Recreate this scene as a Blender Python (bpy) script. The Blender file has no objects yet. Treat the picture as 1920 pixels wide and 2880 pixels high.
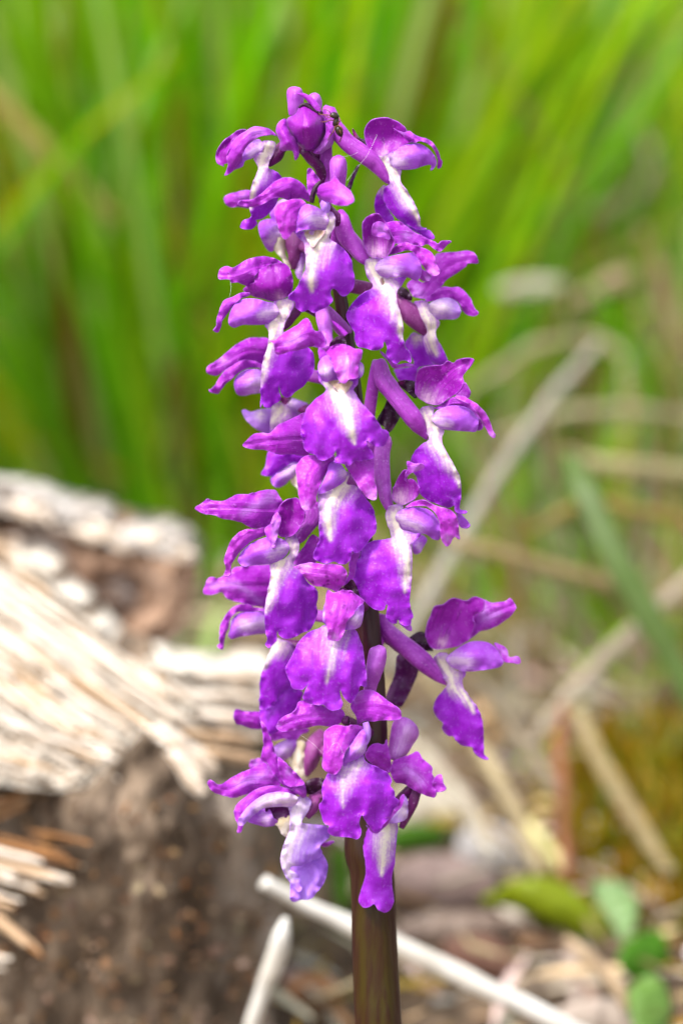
import bpy, bmesh, math, random
from mathutils import Vector, Matrix, noise
from mathutils.geometry import delaunay_2d_cdt
R = math.radians
random.seed(7)

# ------------------------------------------------------------------ camera, sky, sun, exposure
D, PITCH, ZC, LENS = 0.50, R(12), 0.160, 112.0
LEAN = math.tan(R(8))                   # the orchid leans a little away from the camera
scene = bpy.context.scene
col = scene.collection
cam_d = bpy.data.cameras.new('camera'); cam = bpy.data.objects.new('camera', cam_d); col.objects.link(cam)
CAM = Vector((0, -D*math.cos(PITCH), ZC + D*math.sin(PITCH)))
cam.location = CAM; cam.rotation_euler = (math.pi/2 - PITCH, 0, 0)
cam_d.sensor_fit = 'VERTICAL'; cam_d.sensor_height = 36; cam_d.sensor_width = 24; cam_d.lens = LENS
cam_d.clip_start = 0.02; cam_d.clip_end = 200
cam_d.dof.use_dof = True; cam_d.dof.focus_distance = D - 0.008; cam_d.dof.aperture_fstop = 8.8
scene.camera = cam

world = bpy.data.worlds.new('World'); scene.world = world; world.use_nodes = True
nt = world.node_tree; nt.nodes.clear()
sky = nt.nodes.new('ShaderNodeTexSky'); sky.sky_type = 'NISHITA'; sky.sun_disc = False
SUN_EL, SUN_AZ = R(58), R(228)          # azimuth: clockwise from +Y, the sun stands high behind the camera's left shoulder
sky.sun_elevation = SUN_EL; sky.sun_rotation = SUN_AZ; sky.dust_density = 3.0; sky.air_density = 1.2
hs = nt.nodes.new('ShaderNodeHueSaturation'); hs.inputs['Saturation'].default_value = 0.30
bg = nt.nodes.new('ShaderNodeBackground'); bg.inputs['Strength'].default_value = 0.11
wo = nt.nodes.new('ShaderNodeOutputWorld')
nt.links.new(sky.outputs[0], hs.inputs['Color']); nt.links.new(hs.outputs[0], bg.inputs[0]); nt.links.new(bg.outputs[0], wo.inputs[0])
sun_d = bpy.data.lights.new('sun', 'SUN'); sun = bpy.data.objects.new('sun', sun_d); col.objects.link(sun)
sun_d.energy = 1.5; sun_d.angle = R(12); sun_d.color = (1.0, 0.965, 0.91)
sdir = Vector((math.sin(SUN_AZ)*math.cos(SUN_EL), math.cos(SUN_AZ)*math.cos(SUN_EL), math.sin(SUN_EL)))
sun.rotation_euler = sdir.to_track_quat('Z', 'Y').to_euler(); sun.location = (0, 0, 3)

scene.render.engine = 'CYCLES'
scene.view_settings.view_transform = 'Standard'; scene.view_settings.look = 'None'
scene.view_settings.gamma = 1.0; scene.view_settings.exposure = 1.85
scene.render.resolution_x, scene.render.resolution_y = 682, 1024
scene.cycles.max_bounces = 8; scene.cycles.transmission_bounces = 6; scene.cycles.diffuse_bounces = 5

# ------------------------------------------------------------------ layout helpers (reading positions off the photograph)
K = 36.0/LENS/2880.0
FW = Vector((0, math.cos(PITCH), -math.sin(PITCH))); UP = Vector((0, math.sin(PITCH), math.cos(PITCH)))
def ray(px, py): return Vector(((px-960)*K, 0, 0)) + UP*(-(py-1440)*K) + FW
def P(px, py, back):
    """point seen at photo pixel (px,py), lying `back` metres behind the stem's plane"""
    r = ray(px, py); t = (back - CAM.y)/r.y
    return CAM + r*t
def PO(px, py, back):
    """the same for the orchid, whose plane leans back"""
    r = ray(px, py); t = (back - CAM.y + LEAN*(CAM.z-ZC))/(r.y - LEAN*r.z)
    return CAM + r*t
def sstep(a, b, x):
    t = max(0.0, min(1.0, (x-a)/(b-a))) if a != b else float(x >= a)
    return t*t*(3-2*t)
def nz(v): return noise.noise(v)
def terrain(x, y):
    z = 0.034*sstep(0.0, 0.07, y) + 0.13*max(0.0, min(y, 3.0)-0.12) - 0.02*sstep(0.02, -0.3, y)
    return z + 0.006*nz(Vector((x*9, y*9, 1.3))) + 0.004*nz(Vector((x*40, y*40, 5)))
def GR(px, py):
    r = ray(px, py); t = 0.45
    while t < 6:
        p = CAM + r*t
        if p.z < terrain(p.x, p.y): return p
        t += 0.004
    return CAM + r*3
def pts(s): return [tuple(float(v) for v in w.split(',')) for w in s.split()]
def catmull(p, n, closed=False):
    out = []; m = len(p); segs = m if closed else m-1
    for i in range(segs):
        if closed: a, b, c, d = p[i-1], p[i], p[(i+1) % m], p[(i+2) % m]
        else: a, b, c, d = p[max(i-1, 0)], p[i], p[i+1], p[min(i+2, m-1)]
        for k in range(n):
            t = k/n
            out.append(tuple(0.5*((2*b[j]) + (c[j]-a[j])*t + (2*a[j]-5*b[j]+4*c[j]-d[j])*t*t + (3*b[j]-a[j]-3*c[j]+d[j])*t**3) for j in range(len(b))))
    if not closed: out.append(tuple(p[-1]))
    return out

# ------------------------------------------------------------------ object helpers
def tag(o, label=None, cat=None, group=None, kind=None):
    if label: o['label'] = label
    if cat: o['category'] = cat
    if group: o['group'] = group
    if kind: o['kind'] = kind
    return o
def mesh_obj(name, verts, faces, mat, parent=None, smooth=True, attrs=None, colors=None):
    me = bpy.data.meshes.new(name); me.from_pydata([tuple(v) for v in verts], [], faces)
    if smooth: me.polygons.foreach_set('use_smooth', [True]*len(me.polygons))
    if attrs:
        a = me.attributes.new('pig', 'FLOAT_COLOR', 'POINT')
        a.data.foreach_set('color', [c for t in attrs for c in t])
    if colors:
        a = me.attributes.new('tint', 'FLOAT_COLOR', 'POINT')
        a.data.foreach_set('color', [c for t in colors for c in t])
    me.materials.append(mat); me.update()
    o = bpy.data.objects.new(name, me); col.objects.link(o)
    if parent: o.parent = parent
    return o
def tube_geo(path, rads, n=12, flat=1.0, cap=True):
    """round tube along 3D points with radii; returns verts, faces, (along, around)"""
    V, F, A = [], [], []
    m = len(path); ref = None
    for i in range(m):
        tg = (path[min(i+1, m-1)] - path[max(i-1, 0)])
        tg = tg.normalized() if tg.length > 1e-9 else Vector((0, 0, 1))
        if ref is None:
            ref = Vector((0, -1, 0)) if abs(tg.y) < 0.9 else Vector((1, 0, 0))
        s = tg.cross(ref); s = s.normalized() if s.length > 1e-6 else Vector((1, 0, 0))
        u = s.cross(tg).normalized(); ref = u
        for k in range(n):
            a = 2*math.pi*k/n
            V.append(path[i] + s*(math.cos(a)*rads[i]) + u*(math.sin(a)*rads[i]*flat)); A.append((i/(m-1), k/n))
    for i in range(m-1):
        for k in range(n):
            F.append((i*n+k, i*n+(k+1) % n, (i+1)*n+(k+1) % n, (i+1)*n+k))
    if cap:
        F.append(tuple(range(n-1, -1, -1))); F.append(tuple((m-1)*n+k for k in range(n)))
    return V, F, A

# ------------------------------------------------------------------ materials
def new_mat(name):
    m = bpy.data.materials.new(name); m.use_nodes = True; t = m.node_tree; t.nodes.clear()
    return m, t, t.nodes.new, t.links.new
def mixc(t, fac, a, b, blend='MIX'):
    n = t.nodes.new('ShaderNodeMix'); n.data_type = 'RGBA'; n.blend_type = blend
    if isinstance(fac, (int, float)): n.inputs[0].default_value = fac
    else: t.links.new(fac, n.inputs[0])
    for i, v in ((6, a), (7, b)):
        if isinstance(v, (tuple, list)): n.inputs[i].default_value = (*v[:3], 1)
        else: t.links.new(v, n.inputs[i])
    return n.outputs[2]
def noise_n(t, scale, vec=None, detail=3, rough=0.55):
    n = t.nodes.new('ShaderNodeTexNoise'); n.inputs['Scale'].default_value = scale
    n.inputs['Detail'].default_value = detail; n.inputs['Roughness'].default_value = rough
    if vec is not None: t.links.new(vec, n.inputs['Vector'])
    return n.outputs[0]
def ramp(t, v, a, b):
    n = t.nodes.new('ShaderNodeMapRange'); n.interpolation_type = 'SMOOTHSTEP'
    n.inputs[1].default_value = a; n.inputs[2].default_value = b; t.links.new(v, n.inputs[0]); return n.outputs[0]
def math_n(t, op, a, b=None):
    n = t.nodes.new('ShaderNodeMath'); n.operation = op
    for i, v in enumerate((a, b)):
        if v is None: continue
        if isinstance(v, (int, float)): n.inputs[i].default_value = v
        else: t.links.new(v, n.inputs[i])
    return n.outputs[0]
def petal_mat(name, deep, light, white, trans=0.35, rough=0.42, spots=0.0, bump=0.5, veins=0.25):
    deep, light, white = (tuple(x*1.06 for x in c) for c in (deep, light, white))
    m, t, N, L = new_mat(name)
    at = N('ShaderNodeAttribute'); at.attribute_name = 'pig'
    sep = N('ShaderNodeSeparateColor'); L(at.outputs['Color'], sep.inputs[0])
    w, al, ac = sep.outputs
    geo = N('ShaderNodeNewGeometry'); pos = geo.outputs['Position']
    oi = N('ShaderNodeObjectInfo')
    n1 = noise_n(t, 420, pos, 3); n2 = noise_n(t, 2300, pos, 2, 0.6)
    # fine lines running along the petal
    cmb = N('ShaderNodeCombineXYZ'); L(math_n(t, 'MULTIPLY', ac, 26), cmb.inputs[0]); L(math_n(t, 'MULTIPLY', al, 2.2), cmb.inputs[1]); L(math_n(t, 'MULTIPLY', oi.outputs['Random'], 40), cmb.inputs[2])
    nv = noise_n(t, 1.0, cmb.outputs[0], 2)
    c = mixc(t, ramp(t, n1, 0.2, 0.85), deep, light)
    c = mixc(t, math_n(t, 'MULTIPLY', ramp(t, nv, 0.55, 0.75), veins), c, tuple(x*0.55 for x in deep))
    c = mixc(t, math_n(t, 'MULTIPLY', ramp(t, n2, 0.56, 0.78), 0.42), c, tuple(min(1, x*0.55+0.22*y) for x, y in zip(light, (1.6, 1.1, 2.0))))
    if spots:
        vo = N('ShaderNodeTexVoronoi'); vo.inputs['Scale'].default_value = 900; L(pos, vo.inputs['Vector'])
        sp = math_n(t, 'MULTIPLY', math_n(t, 'SUBTRACT', 1.0, ramp(t, vo.outputs['Distance'], 0.12, 0.38)), math_n(t, 'MULTIPLY', ramp(t, noise_n(t, 300, pos, 1), 0.46, 0.6), spots))
        c = mixc(t, sp, c, tuple(x*0.35 for x in deep))
    # whole petals differ a little from one another
    c = mixc(t, math_n(t, 'MULTIPLY', oi.outputs['Random'], 0.22), c, light)
    wn = math_n(t, 'ADD', w, math_n(t, 'MULTIPLY', math_n(t, 'SUBTRACT', n2, 0.5), 0.5))
    wn = math_n(t, 'ADD', wn, math_n(t, 'MULTIPLY', math_n(t, 'SUBTRACT', nv, 0.5), 0.7))
    wf = math_n(t, 'MULTIPLY', math_n(t, 'POWER', math_n(t, 'MINIMUM', math_n(t, 'MAXIMUM', wn, 0.0), 1.0), 2.5), ramp(t, w, 0.0, 0.25))
    c = mixc(t, wf, c, white)
    ed = math_n(t, 'MULTIPLY', math_n(t, 'SUBTRACT', 1.0, ramp(t, at.outputs['Alpha'], 0.0, 0.30)), 0.40)
    c = mixc(t, ed, c, tuple(min(1, 0.5*x+y) for x, y in zip(light, (0.24, 0.12, 0.40))) if light[2] > 0.2 else light)   # thin paler margin
    b = N('ShaderNodeBsdfPrincipled'); L(c, b.inputs['Base Color']); b.inputs['Roughness'].default_value = rough
    b.inputs['Specular IOR Level'].default_value = 0.30
    b.inputs['Sheen Weight'].default_value = 0.04; b.inputs['Sheen Roughness'].default_value = 0.4
    bp = N('ShaderNodeBump'); bp.inputs['Strength'].default_value = bump; bp.inputs['Distance'].default_value = 0.0002
    hgt = math_n(t, 'ADD', math_n(t, 'MULTIPLY', n2, 0.5), math_n(t, 'ADD', math_n(t, 'MULTIPLY', n1, 0.9), math_n(t, 'MULTIPLY', nv, 0.5)))
    L(hgt, bp.inputs['Height']); L(bp.outputs[0], b.inputs['Normal'])
    tr = N('ShaderNodeBsdfTranslucent'); L(c, tr.inputs[0])
    mx = N('ShaderNodeMixShader'); mx.inputs[0].default_value = trans; L(b.outputs[0], mx.inputs[1]); L(tr.outputs[0], mx.inputs[2])
    o = N('ShaderNodeOutputMaterial'); L(mx.outputs[0], o.inputs[0])
    return m
WHITE = (0.74, 0.67, 0.58)
MAT = {
 'lip':   petal_mat('lip_tissue',   (0.29, 0.003, 0.50), (0.40, 0.035, 0.66), WHITE, 0.40, veins=0.4),
 'palelip': petal_mat('pale_lip_tissue', (0.38, 0.12, 0.70), (0.48, 0.24, 0.78), (0.76, 0.66, 0.76), 0.42),
 'sepal': petal_mat('sepal_tissue', (0.31, 0.006, 0.42), (0.45, 0.050, 0.58), (0.50, 0.17, 0.66), 0.33, 0.36, bump=0.9),  # third tone paints soft sheen patches into the sepal colour
 'spot':  petal_mat('speckled_sepal_tissue', (0.33, 0.006, 0.40), (0.48, 0.060, 0.58), (0.54, 0.20, 0.66), 0.28, 0.30, spots=0.8, bump=1.0),  # third tone is painted sheen; the dark speckles are pigment
 'hood':  petal_mat('hood_tissue',  (0.24, 0.003, 0.31), (0.34, 0.018, 0.43), (0.62, 0.34, 0.58), 0.30, 0.42, veins=0.7),
 'petal': petal_mat('petal_tissue', (0.36, 0.045, 0.58), (0.47, 0.13, 0.71), (0.70, 0.50, 0.76), 0.40),
 'pale':  petal_mat('pale_petal_tissue', (0.42, 0.15, 0.68), (0.54, 0.28, 0.76), (0.78, 0.64, 0.76), 0.42),
 'spur':  petal_mat('spur_tissue',  (0.32, 0.028, 0.43), (0.48, 0.13, 0.60), (0.58, 0.30, 0.68), 0.25, veins=0.5),
 'bract': petal_mat('bract_tissue', (0.016, 0.001, 0.012), (0.034, 0.002, 0.026), (0.24, 0.006, 0.15), 0.10, 0.4),
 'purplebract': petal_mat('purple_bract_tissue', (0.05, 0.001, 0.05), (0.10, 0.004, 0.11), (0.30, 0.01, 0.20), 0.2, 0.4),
 'cream': petal_mat('throat_tissue', (0.50, 0.38, 0.20), (0.62, 0.54, 0.36), WHITE, 0.35),
 'throat_shade': petal_mat('painted_throat_shade', (0.26, 0.15, 0.11), (0.42, 0.30, 0.22), WHITE, 0.2),  # shade in the flower's mouth, painted as a darker brown
 'ovary': petal_mat('ovary_tissue', (0.20, 0.004, 0.25), (0.40, 0.065, 0.50), (0.54, 0.26, 0.62), 0.12, veins=0.6),
 'dark':  petal_mat('dark_ovary_tissue', (0.06, 0.002, 0.05), (0.13, 0.008, 0.11), (0.3, 0.1, 0.3), 0.12),
 'rosy':  petal_mat('rosy_spur_tissue', (0.20, 0.02, 0.17), (0.34, 0.08, 0.30), (0.58, 0.34, 0.54), 0.3),
}
def stem_mat():
    m, t, N, L = new_mat('stem_skin')
    at = N('ShaderNodeAttribute'); at.attribute_name = 'pig'
    sep = N('ShaderNodeSeparateColor'); L(at.outputs['Color'], sep.inputs[0])
    geo = N('ShaderNodeNewGeometry')
    mp = N('ShaderNodeMapping'); mp.inputs['Scale'].default_value = (900, 900, 40); L(geo.outputs['Position'], mp.inputs[0])
    st = noise_n(t, 1.0, mp.outputs[0], 3)
    green = mixc(t, ramp(t, st, 0.35, 0.65), (0.034, 0.022, 0.0015), (0.026, 0.009, 0.002))
    purple = mixc(t, ramp(t, st, 0.35, 0.7), (0.024, 0.002, 0.006), (0.016, 0.001, 0.004))
    c = mixc(t, sep.outputs[0], purple, green)
    b = N('ShaderNodeBsdfPrincipled'); L(c, b.inputs['Base Color']); b.inputs['Roughness'].default_value = 0.35; b.inputs['Specular IOR Level'].default_value = 0.3
    bp = N('ShaderNodeBump'); bp.inputs['Strength'].default_value = 0.5; bp.inputs['Distance'].default_value = 0.0003; L(st, bp.inputs['Height']); L(bp.outputs[0], b.inputs['Normal'])
    o = N('ShaderNodeOutputMaterial'); L(b.outputs[0], o.inputs[0]); return m
def plain_mat(name, a, b_, scale=300, rough=0.6, stretch=None, bump=0.4, dist=0.001, trans=0.0, third=None):
    m, t, N, L = new_mat(name)
    tc = N('ShaderNodeNewGeometry'); v = tc.outputs['Position']
    if stretch:
        ob = N('ShaderNodeTexCoord'); mp = N('ShaderNodeMapping'); mp.inputs['Scale'].default_value = stretch; L(ob.outputs['Object'], mp.inputs[0]); v = mp.outputs[0]
    n = noise_n(t, scale, v, 5, 0.65)
    c = mixc(t, ramp(t, n, 0.33, 0.67), a, b_)
    if third:
        n3 = noise_n(t, scale*0.37, v, 3); c = mixc(t, ramp(t, n3, 0.55, 0.68), c, third)
    b = N('ShaderNodeBsdfPrincipled'); L(c, b.inputs['Base Color']); b.inputs['Roughness'].default_value = rough
    b.inputs['Specular IOR Level'].default_value = 0.3
    bp = N('ShaderNodeBump'); bp.inputs['Strength'].default_value = bump; bp.inputs['Distance'].default_value = dist; L(n, bp.inputs['Height']); L(bp.outputs[0], b.inputs['Normal'])
    sh = b.outputs[0]
    if trans:
        tr = N('ShaderNodeBsdfTranslucent'); L(c, tr.inputs[0]); mx = N('ShaderNodeMixShader'); mx.inputs[0].default_value = trans
        L(sh, mx.inputs[1]); L(tr.outputs[0], mx.inputs[2]); sh = mx.outputs[0]
    o = N('ShaderNodeOutputMaterial'); L(sh, o.inputs[0]); return m
def tint_mat(name, trans=0.3, rough=0.5, scale=150, amp=0.35, spec=0.35):
    m, t, N, L = new_mat(name)
    at = N('ShaderNodeAttribute'); at.attribute_name = 'tint'
    geo = N('ShaderNodeNewGeometry'); n = noise_n(t, scale, geo.outputs['Position'], 3)
    c = mixc(t, math_n(t, 'MULTIPLY', ramp(t, n, 0.35, 0.7), amp), at.outputs['Color'], mixc(t, 1.0, at.outputs['Color'], (0.5, 0.45, 0.4), 'MULTIPLY'))
    b = N('ShaderNodeBsdfPrincipled'); L(c, b.inputs['Base Color']); b.inputs['Roughness'].default_value = rough; b.inputs['Specular IOR Level'].default_value = spec
    tr = N('ShaderNodeBsdfTranslucent'); L(c, tr.inputs[0]); mx = N('ShaderNodeMixShader'); mx.inputs[0].default_value = trans
    L(b.outputs[0], mx.inputs[1]); L(tr.outputs[0], mx.inputs[2])
    o = N('ShaderNodeOutputMaterial'); L(mx.outputs[0], o.inputs[0]); return m
M_STEM = stem_mat()
M_GRASS = tint_mat('grass_blade_skin', 0.5, 0.45)
M_LITTER = tint_mat('litter_skin', 0.1, 0.8, 300, 0.6, 0.15)
M_SOIL = plain_mat('soil', (0.05, 0.032, 0.02), (0.16, 0.11, 0.07), 120, 0.95, bump=0.8, dist=0.004)
M_ROT = plain_mat('rotten_wood', (0.050, 0.033, 0.021), (0.20, 0.145, 0.10), 120, 0.95, stretch=(1, 1, 0.4), bump=0.8, dist=0.0015, third=(0.27, 0.225, 0.185))
M_WOOD = plain_mat('bleached_wood', (0.70, 0.64, 0.56), (0.40, 0.28, 0.18), 60, 0.8, stretch=(1, 12, 12), bump=0.5, dist=0.001)
M_GREYW = plain_mat('weathered_grey_wood', (0.46, 0.43, 0.40), (0.22, 0.17, 0.13), 90, 0.9, bump=0.8, dist=0.002)
M_STICK = plain_mat('bare_stick', (0.60, 0.58, 0.54), (0.48, 0.44, 0.38), 120, 0.6, bump=0.2)
M_ANT = plain_mat('ant_shell', (0.010, 0.006, 0.004), (0.035, 0.022, 0.013), 1500, 0.25, bump=0.1, dist=0.0001)
M_ANTLEG = plain_mat('ant_leg', (0.10, 0.03, 0.012), (0.2, 0.07, 0.03), 1500, 0.35, bump=0.1, dist=0.0001)
M_SILK = plain_mat('silk', (0.8, 0.8, 0.8), (0.9, 0.9, 0.9), 500, 0.3, bump=0.0)

# ------------------------------------------------------------------ ground
def build_ground():
    n = 150
    xs = [math.copysign(abs(i/n*2-1)**3.2, i/n*2-1)*40 + (i/n*2-1)*0.45 for i in range(n+1)]
    V = []; F = []
    for j in range(n+1):
        y0 = (j/n*2-1); y = math.copysign(abs(y0)**3.2, y0)*40 + y0*0.7 + 0.25
        for x in xs: V.append((x, y, terrain(x, y)))
    for j in range(n):
        for i in range(n):
            a = j*(n+1)+i; F.append((a, a+1, a+n+2, a+n+1))
    tag(mesh_obj('ground', V, F, M_SOIL), kind='structure', label='dark brown soil sloping up behind the orchid')
build_ground()

# @@BG
# ------------------------------------------------------------------ grass, litter, straws
def lin(r, g, b):
    f = lambda c: ((c/255+0.055)/1.055)**2.4 if c/255 > 0.04045 else c/255/12.92
    return (f(r), f(g), f(b), 1.0)
def vary(c, a=0.18):
    k = 1+random.uniform(-a, a); return (min(1, c[0]*k*(1+random.uniform(-a, a)*0.5)), min(1, c[1]*k), min(1, c[2]*k*(1+random.uniform(-a, a)*0.5)), 1.0)
GREENS = [lin(140, 192, 4), lin(120, 184, 3), lin(156, 194, 6), lin(94, 168, 3), lin(170, 184, 10), lin(140, 196, 12), lin(114, 182, 3), lin(176, 200, 110)]
OLIVE = [lin(150, 140, 24), lin(140, 120, 30), lin(160, 128, 40), lin(130, 132, 20), lin(120, 84, 24), lin(96, 92, 10)]
DEAD = [lin(176, 158, 112), lin(160, 138, 92), lin(190, 178, 146), lin(150, 118, 66), lin(172, 160, 136)]
def blade_geo(V, F, C, base, az, lean, length, width, colr, segs=7, droop=0.6):
    d = Vector((math.cos(az), math.sin(az), 0)); side = Vector((-math.sin(az), math.cos(az), 0))
    fc = Vector((math.cos(az+1.4), math.sin(az+1.4), 0))
    side = (side*0.45 + Vector((1, 0, 0))*random.choice((-1, 1))*0.75).normalized()
    p = Vector(base); ang = lean; b0 = len(V)
    for i in range(segs+1):
        t = i/segs; w = width*0.5*(0.75+0.5*t if t < 0.4 else 0.95*(1-((t-0.4)/0.6)**2.2)) + 0.0002
        dirv = d*math.sin(ang) + Vector((0, 0, 1))*math.cos(ang)
        nrm = side.cross(dirv)
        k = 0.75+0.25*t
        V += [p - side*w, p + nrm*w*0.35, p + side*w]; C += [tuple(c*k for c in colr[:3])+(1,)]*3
        p = p + dirv*(length/segs); ang += droop*lean/segs + random.uniform(-0.03, 0.05)
    for i in range(segs):
        a = b0+3*i; F += [(a, a+1, a+4, a+3), (a+1, a+2, a+5, a+4)]
def build_grass():
    V, F, C = [], [], []
    def tuft(px, py, n, rad, lmin, lmax, spread, dead=0.1):
        g = GR(px, py)
        for _ in range(n):
            a = random.uniform(0, 2*math.pi); r = rad*math.sqrt(random.random())
            x, y = g.x+r*math.cos(a), g.y+r*math.sin(a)
            az = a if random.random() < 0.75 else random.uniform(0, 2*math.pi)
            c = vary(random.choice(OLIVE if px < 1000 else DEAD) if random.random() < dead else random.choice(GREENS), 0.3)
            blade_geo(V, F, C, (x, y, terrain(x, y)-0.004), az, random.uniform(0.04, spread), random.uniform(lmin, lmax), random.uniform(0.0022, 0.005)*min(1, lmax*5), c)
    tuft(600, 1500, 128, 0.045, 0.12, 0.30, 0.55, 0.04)
    tuft(330, 1450, 112, 0.045, 0.12, 0.28, 0.6, 0.06)
    tuft(120, 1350, 96, 0.05, 0.10, 0.26, 0.6, 0.12)
    tuft(850, 1420, 112, 0.05, 0.14, 0.32, 0.45, 0.03)
    tuft(1050, 1280, 96, 0.05, 0.14, 0.30, 0.45, 0.06)
    tuft(1250, 1150, 72, 0.05, 0.12, 0.26, 0.5, 0.2)
    for q in ((1450, 1500), (1680, 1430), (1290, 1600), (1820, 1560), (1560, 1760), (1360, 1380), (1560, 1300), (1800, 1300), (1720, 1900), (1900, 1780), (1250, 1450)):
        tuft(q[0], q[1], 60, 0.035, 0.03, 0.10, 1.0, 0.5)
    for _ in range(7500):
        y = random.uniform(0.36, 1.8); x = random.uniform(-0.46, 0.46)*(0.6+y)
        right = sstep(0.02, 0.16, x/(0.6+y))
        if random.random() < 0.55*right*(1 if y < 0.8 else 0.5): continue
        c = vary(random.choice(DEAD if x > 0.03 else OLIVE) if random.random() < 0.17+0.2*right else random.choice(GREENS), 0.5)
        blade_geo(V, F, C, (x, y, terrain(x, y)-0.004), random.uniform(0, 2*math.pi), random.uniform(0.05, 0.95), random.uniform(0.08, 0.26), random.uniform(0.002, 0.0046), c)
    for _ in range(80):     # low green shoots among the litter
        y = random.uniform(0.12, 0.4); x = random.uniform(-0.2, 0.26)
        if x < 0.02 and y < 0.22: continue
        blade_geo(V, F, C, (x, y, terrain(x, y)-0.003), random.uniform(0, 6.28), random.uniform(0.2, 0.9), random.uniform(0.02, 0.07), random.uniform(0.002, 0.005), vary(random.choice(GREENS+DEAD), 0.25), 5)
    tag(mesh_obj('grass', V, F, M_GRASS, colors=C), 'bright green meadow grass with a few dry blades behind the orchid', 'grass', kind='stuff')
build_grass()
def build_litter():
    V, F, C = [], [], []
    cols = [lin(196, 178, 146), lin(170, 146, 110), lin(124, 98, 70), lin(216, 208, 192), lin(182, 170, 164), lin(96, 72, 54), lin(160, 138, 130), lin(206, 186, 138), lin(160, 132, 50)]
    for _ in range(5200):
        y = random.uniform(-0.12, 0.62); x = random.uniform(-0.22, 0.24)*(0.75+y)
        L = random.uniform(0.004, 0.034); w = random.uniform(0.0005, 0.0016)
        if random.random() < 0.25: L = random.uniform(0.004, 0.011); w = L*random.uniform(0.2, 0.4)
        a = random.uniform(0, 6.28); pit = random.gauss(0, 0.25)
        z = terrain(x, y) + random.random()**1.5*0.010*sstep(0.0, 0.1, y) + 0.001
        d = Vector((math.cos(a)*math.cos(pit), math.sin(a)*math.cos(pit), math.sin(pit))); s = Vector((-math.sin(a), math.cos(a), random.uniform(-.4, .4))).normalized(); u = d.cross(s)
        c = Vector((x, y, z)); b = len(V); cc = vary(random.choice(cols), 0.3)
        for t, ww, hh in ((-0.5, 0.3, 0), (-0.15, 1, 0.15), (0.2, 0.9, 0.15), (0.5, 0.15, 0)):
            m = c + d*(L*t) + u*(hh*L*0.4)
            V += [m - s*(w*ww), m + s*(w*ww), m - u*(w*0.25*ww) ]; C += [cc]*3
        for i in range(3):
            q = b+3*i; F += [(q, q+1, q+4, q+3), (q+1, q+2, q+5, q+4), (q+2, q, q+3, q+5)]
    tag(mesh_obj('leaf_litter', V, F, M_LITTER, colors=C, smooth=False), 'brown and straw coloured plant litter covering the soil', 'litter', kind='stuff')
build_litter()
def straw(name, spec, rgb, label, cat, flat=0.3, group=None, mat=None, n=10):
    """one stalk or blade through photo points 'x,y,back_mm,width_px'"""
    q = catmull(pts(spec), 8)
    path = [P(a, b, d/1000) for a, b, d, w in q]
    rads = [max(1.0, w)*(0.28 if mat is None else 0.46)/18000*(0.5+d/1000)/0.5 for a, b, d, w in q]
    V, F, A = tube_geo(path, rads, n, flat)
    sd = len(bpy.data.objects)*1.7
    V = [v + Vector((nz(v*120+Vector((sd, 0, 0))), nz(v*120+Vector((0, sd, 0))), nz(v*120+Vector((0, 0, sd)))))*0.0006 for v in V]
    c = tuple(x*0.70 for x in lin(*rgb)[:3])
    return tag(mesh_obj(name, V, F, mat or M_LITTER, colors=[vary(c, 0.06) for _ in V]), label, cat, group)
DG = 'dry stalks lying over the ground'
straw('dry_stalk', '1090,1900,190,60 1190,1700,200,70 1330,1450,215,70 1480,1210,235,60 1640,1010,260,50 1690,950,270,20', (176, 170, 156), 'thick grey dry stalk slanting up behind the orchid from lower left', 'stalk', 0.8, DG)
straw('dry_stalk', '1240,1500,190,40 1330,1540,190,66 1560,1600,195,74 1760,1660,200,80 1960,1700,205,80', (178, 156, 112), 'tan dry stalk lying nearly level beneath the green crossing blade', 'stalk', 0.5, DG)
straw('grass_blade', '1600,1280,190,60 1650,1400,180,86 1760,1620,170,92 1860,1800,165,88 1960,2000,160,70', (112, 140, 66), 'broad grey green grass blade crossing over the level tan stalk', 'grass blade', 0.18, mat=M_GRASS)
straw('dry_stalk', '1480,2110,170,60 1600,1960,180,80 1760,1790,190,80 1960,1610,200,70', (186, 172, 150), 'pale dry stalk rising to the right across the green blade', 'stalk', 0.5, DG)
straw('dry_stalk', '1180,1880,150,50 1330,2080,150,80 1430,2250,145,84 1520,2460,140,70', (196, 178, 140), 'flat cream stalk running down towards the big green leaf', 'stalk', 0.35, DG)
straw('dry_stalk', '1330,1900,160,60 1440,2040,160,74 1560,2230,155,70', (164, 150, 126), 'dull brown stalk lying beside the flat cream stalk', 'stalk', 0.5, DG)
straw('dry_stalk', '1610,1980,165,60 1690,2140,160,86 1800,2330,155,90 1890,2460,150,60', (178, 160, 118), 'tan stalk slanting down beside the reddish stem', 'stalk', 0.5, DG)
straw('reddish_stem', '1580,1980,178,30 1575,2100,174,60 1580,2260,168,66 1590,2420,162,56 1595,2520,158,36', (176, 116, 88), 'upright reddish orange dead stem between tan stalks', 'stem', 0.6)
straw('dry_stalk', '1380,1235,290,24 1550,1170,285,54 1750,1150,285,60 1960,1180,285,50', (186, 174, 140), 'pale arched dry stalk behind the upper right of the orchid', 'stalk', 0.4, DG)
straw('dry_stalk', '1580,1270,240,60 1720,1310,240,84 1960,1330,240,70', (178, 168, 124), 'short flat tan stalk under the pale arched stalk', 'stalk', 0.4, DG)
straw('dry_stalk', '1270,1130,300,24 1380,1060,300,44 1500,980,305,52 1640,950,305,52 1740,990,300,44 1750,1060,295,20', (172, 160, 124), 'hooked tan stalk bent over at its end', 'stalk', 0.4, DG)
straw('dry_stalk', '1400,818,320,50 1440,812,320,80 1530,802,320,84 1580,795,320,44', (206, 202, 176), 'short bleached leaf scrap caught upright in the grass', 'stalk', 0.3, DG)
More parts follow.
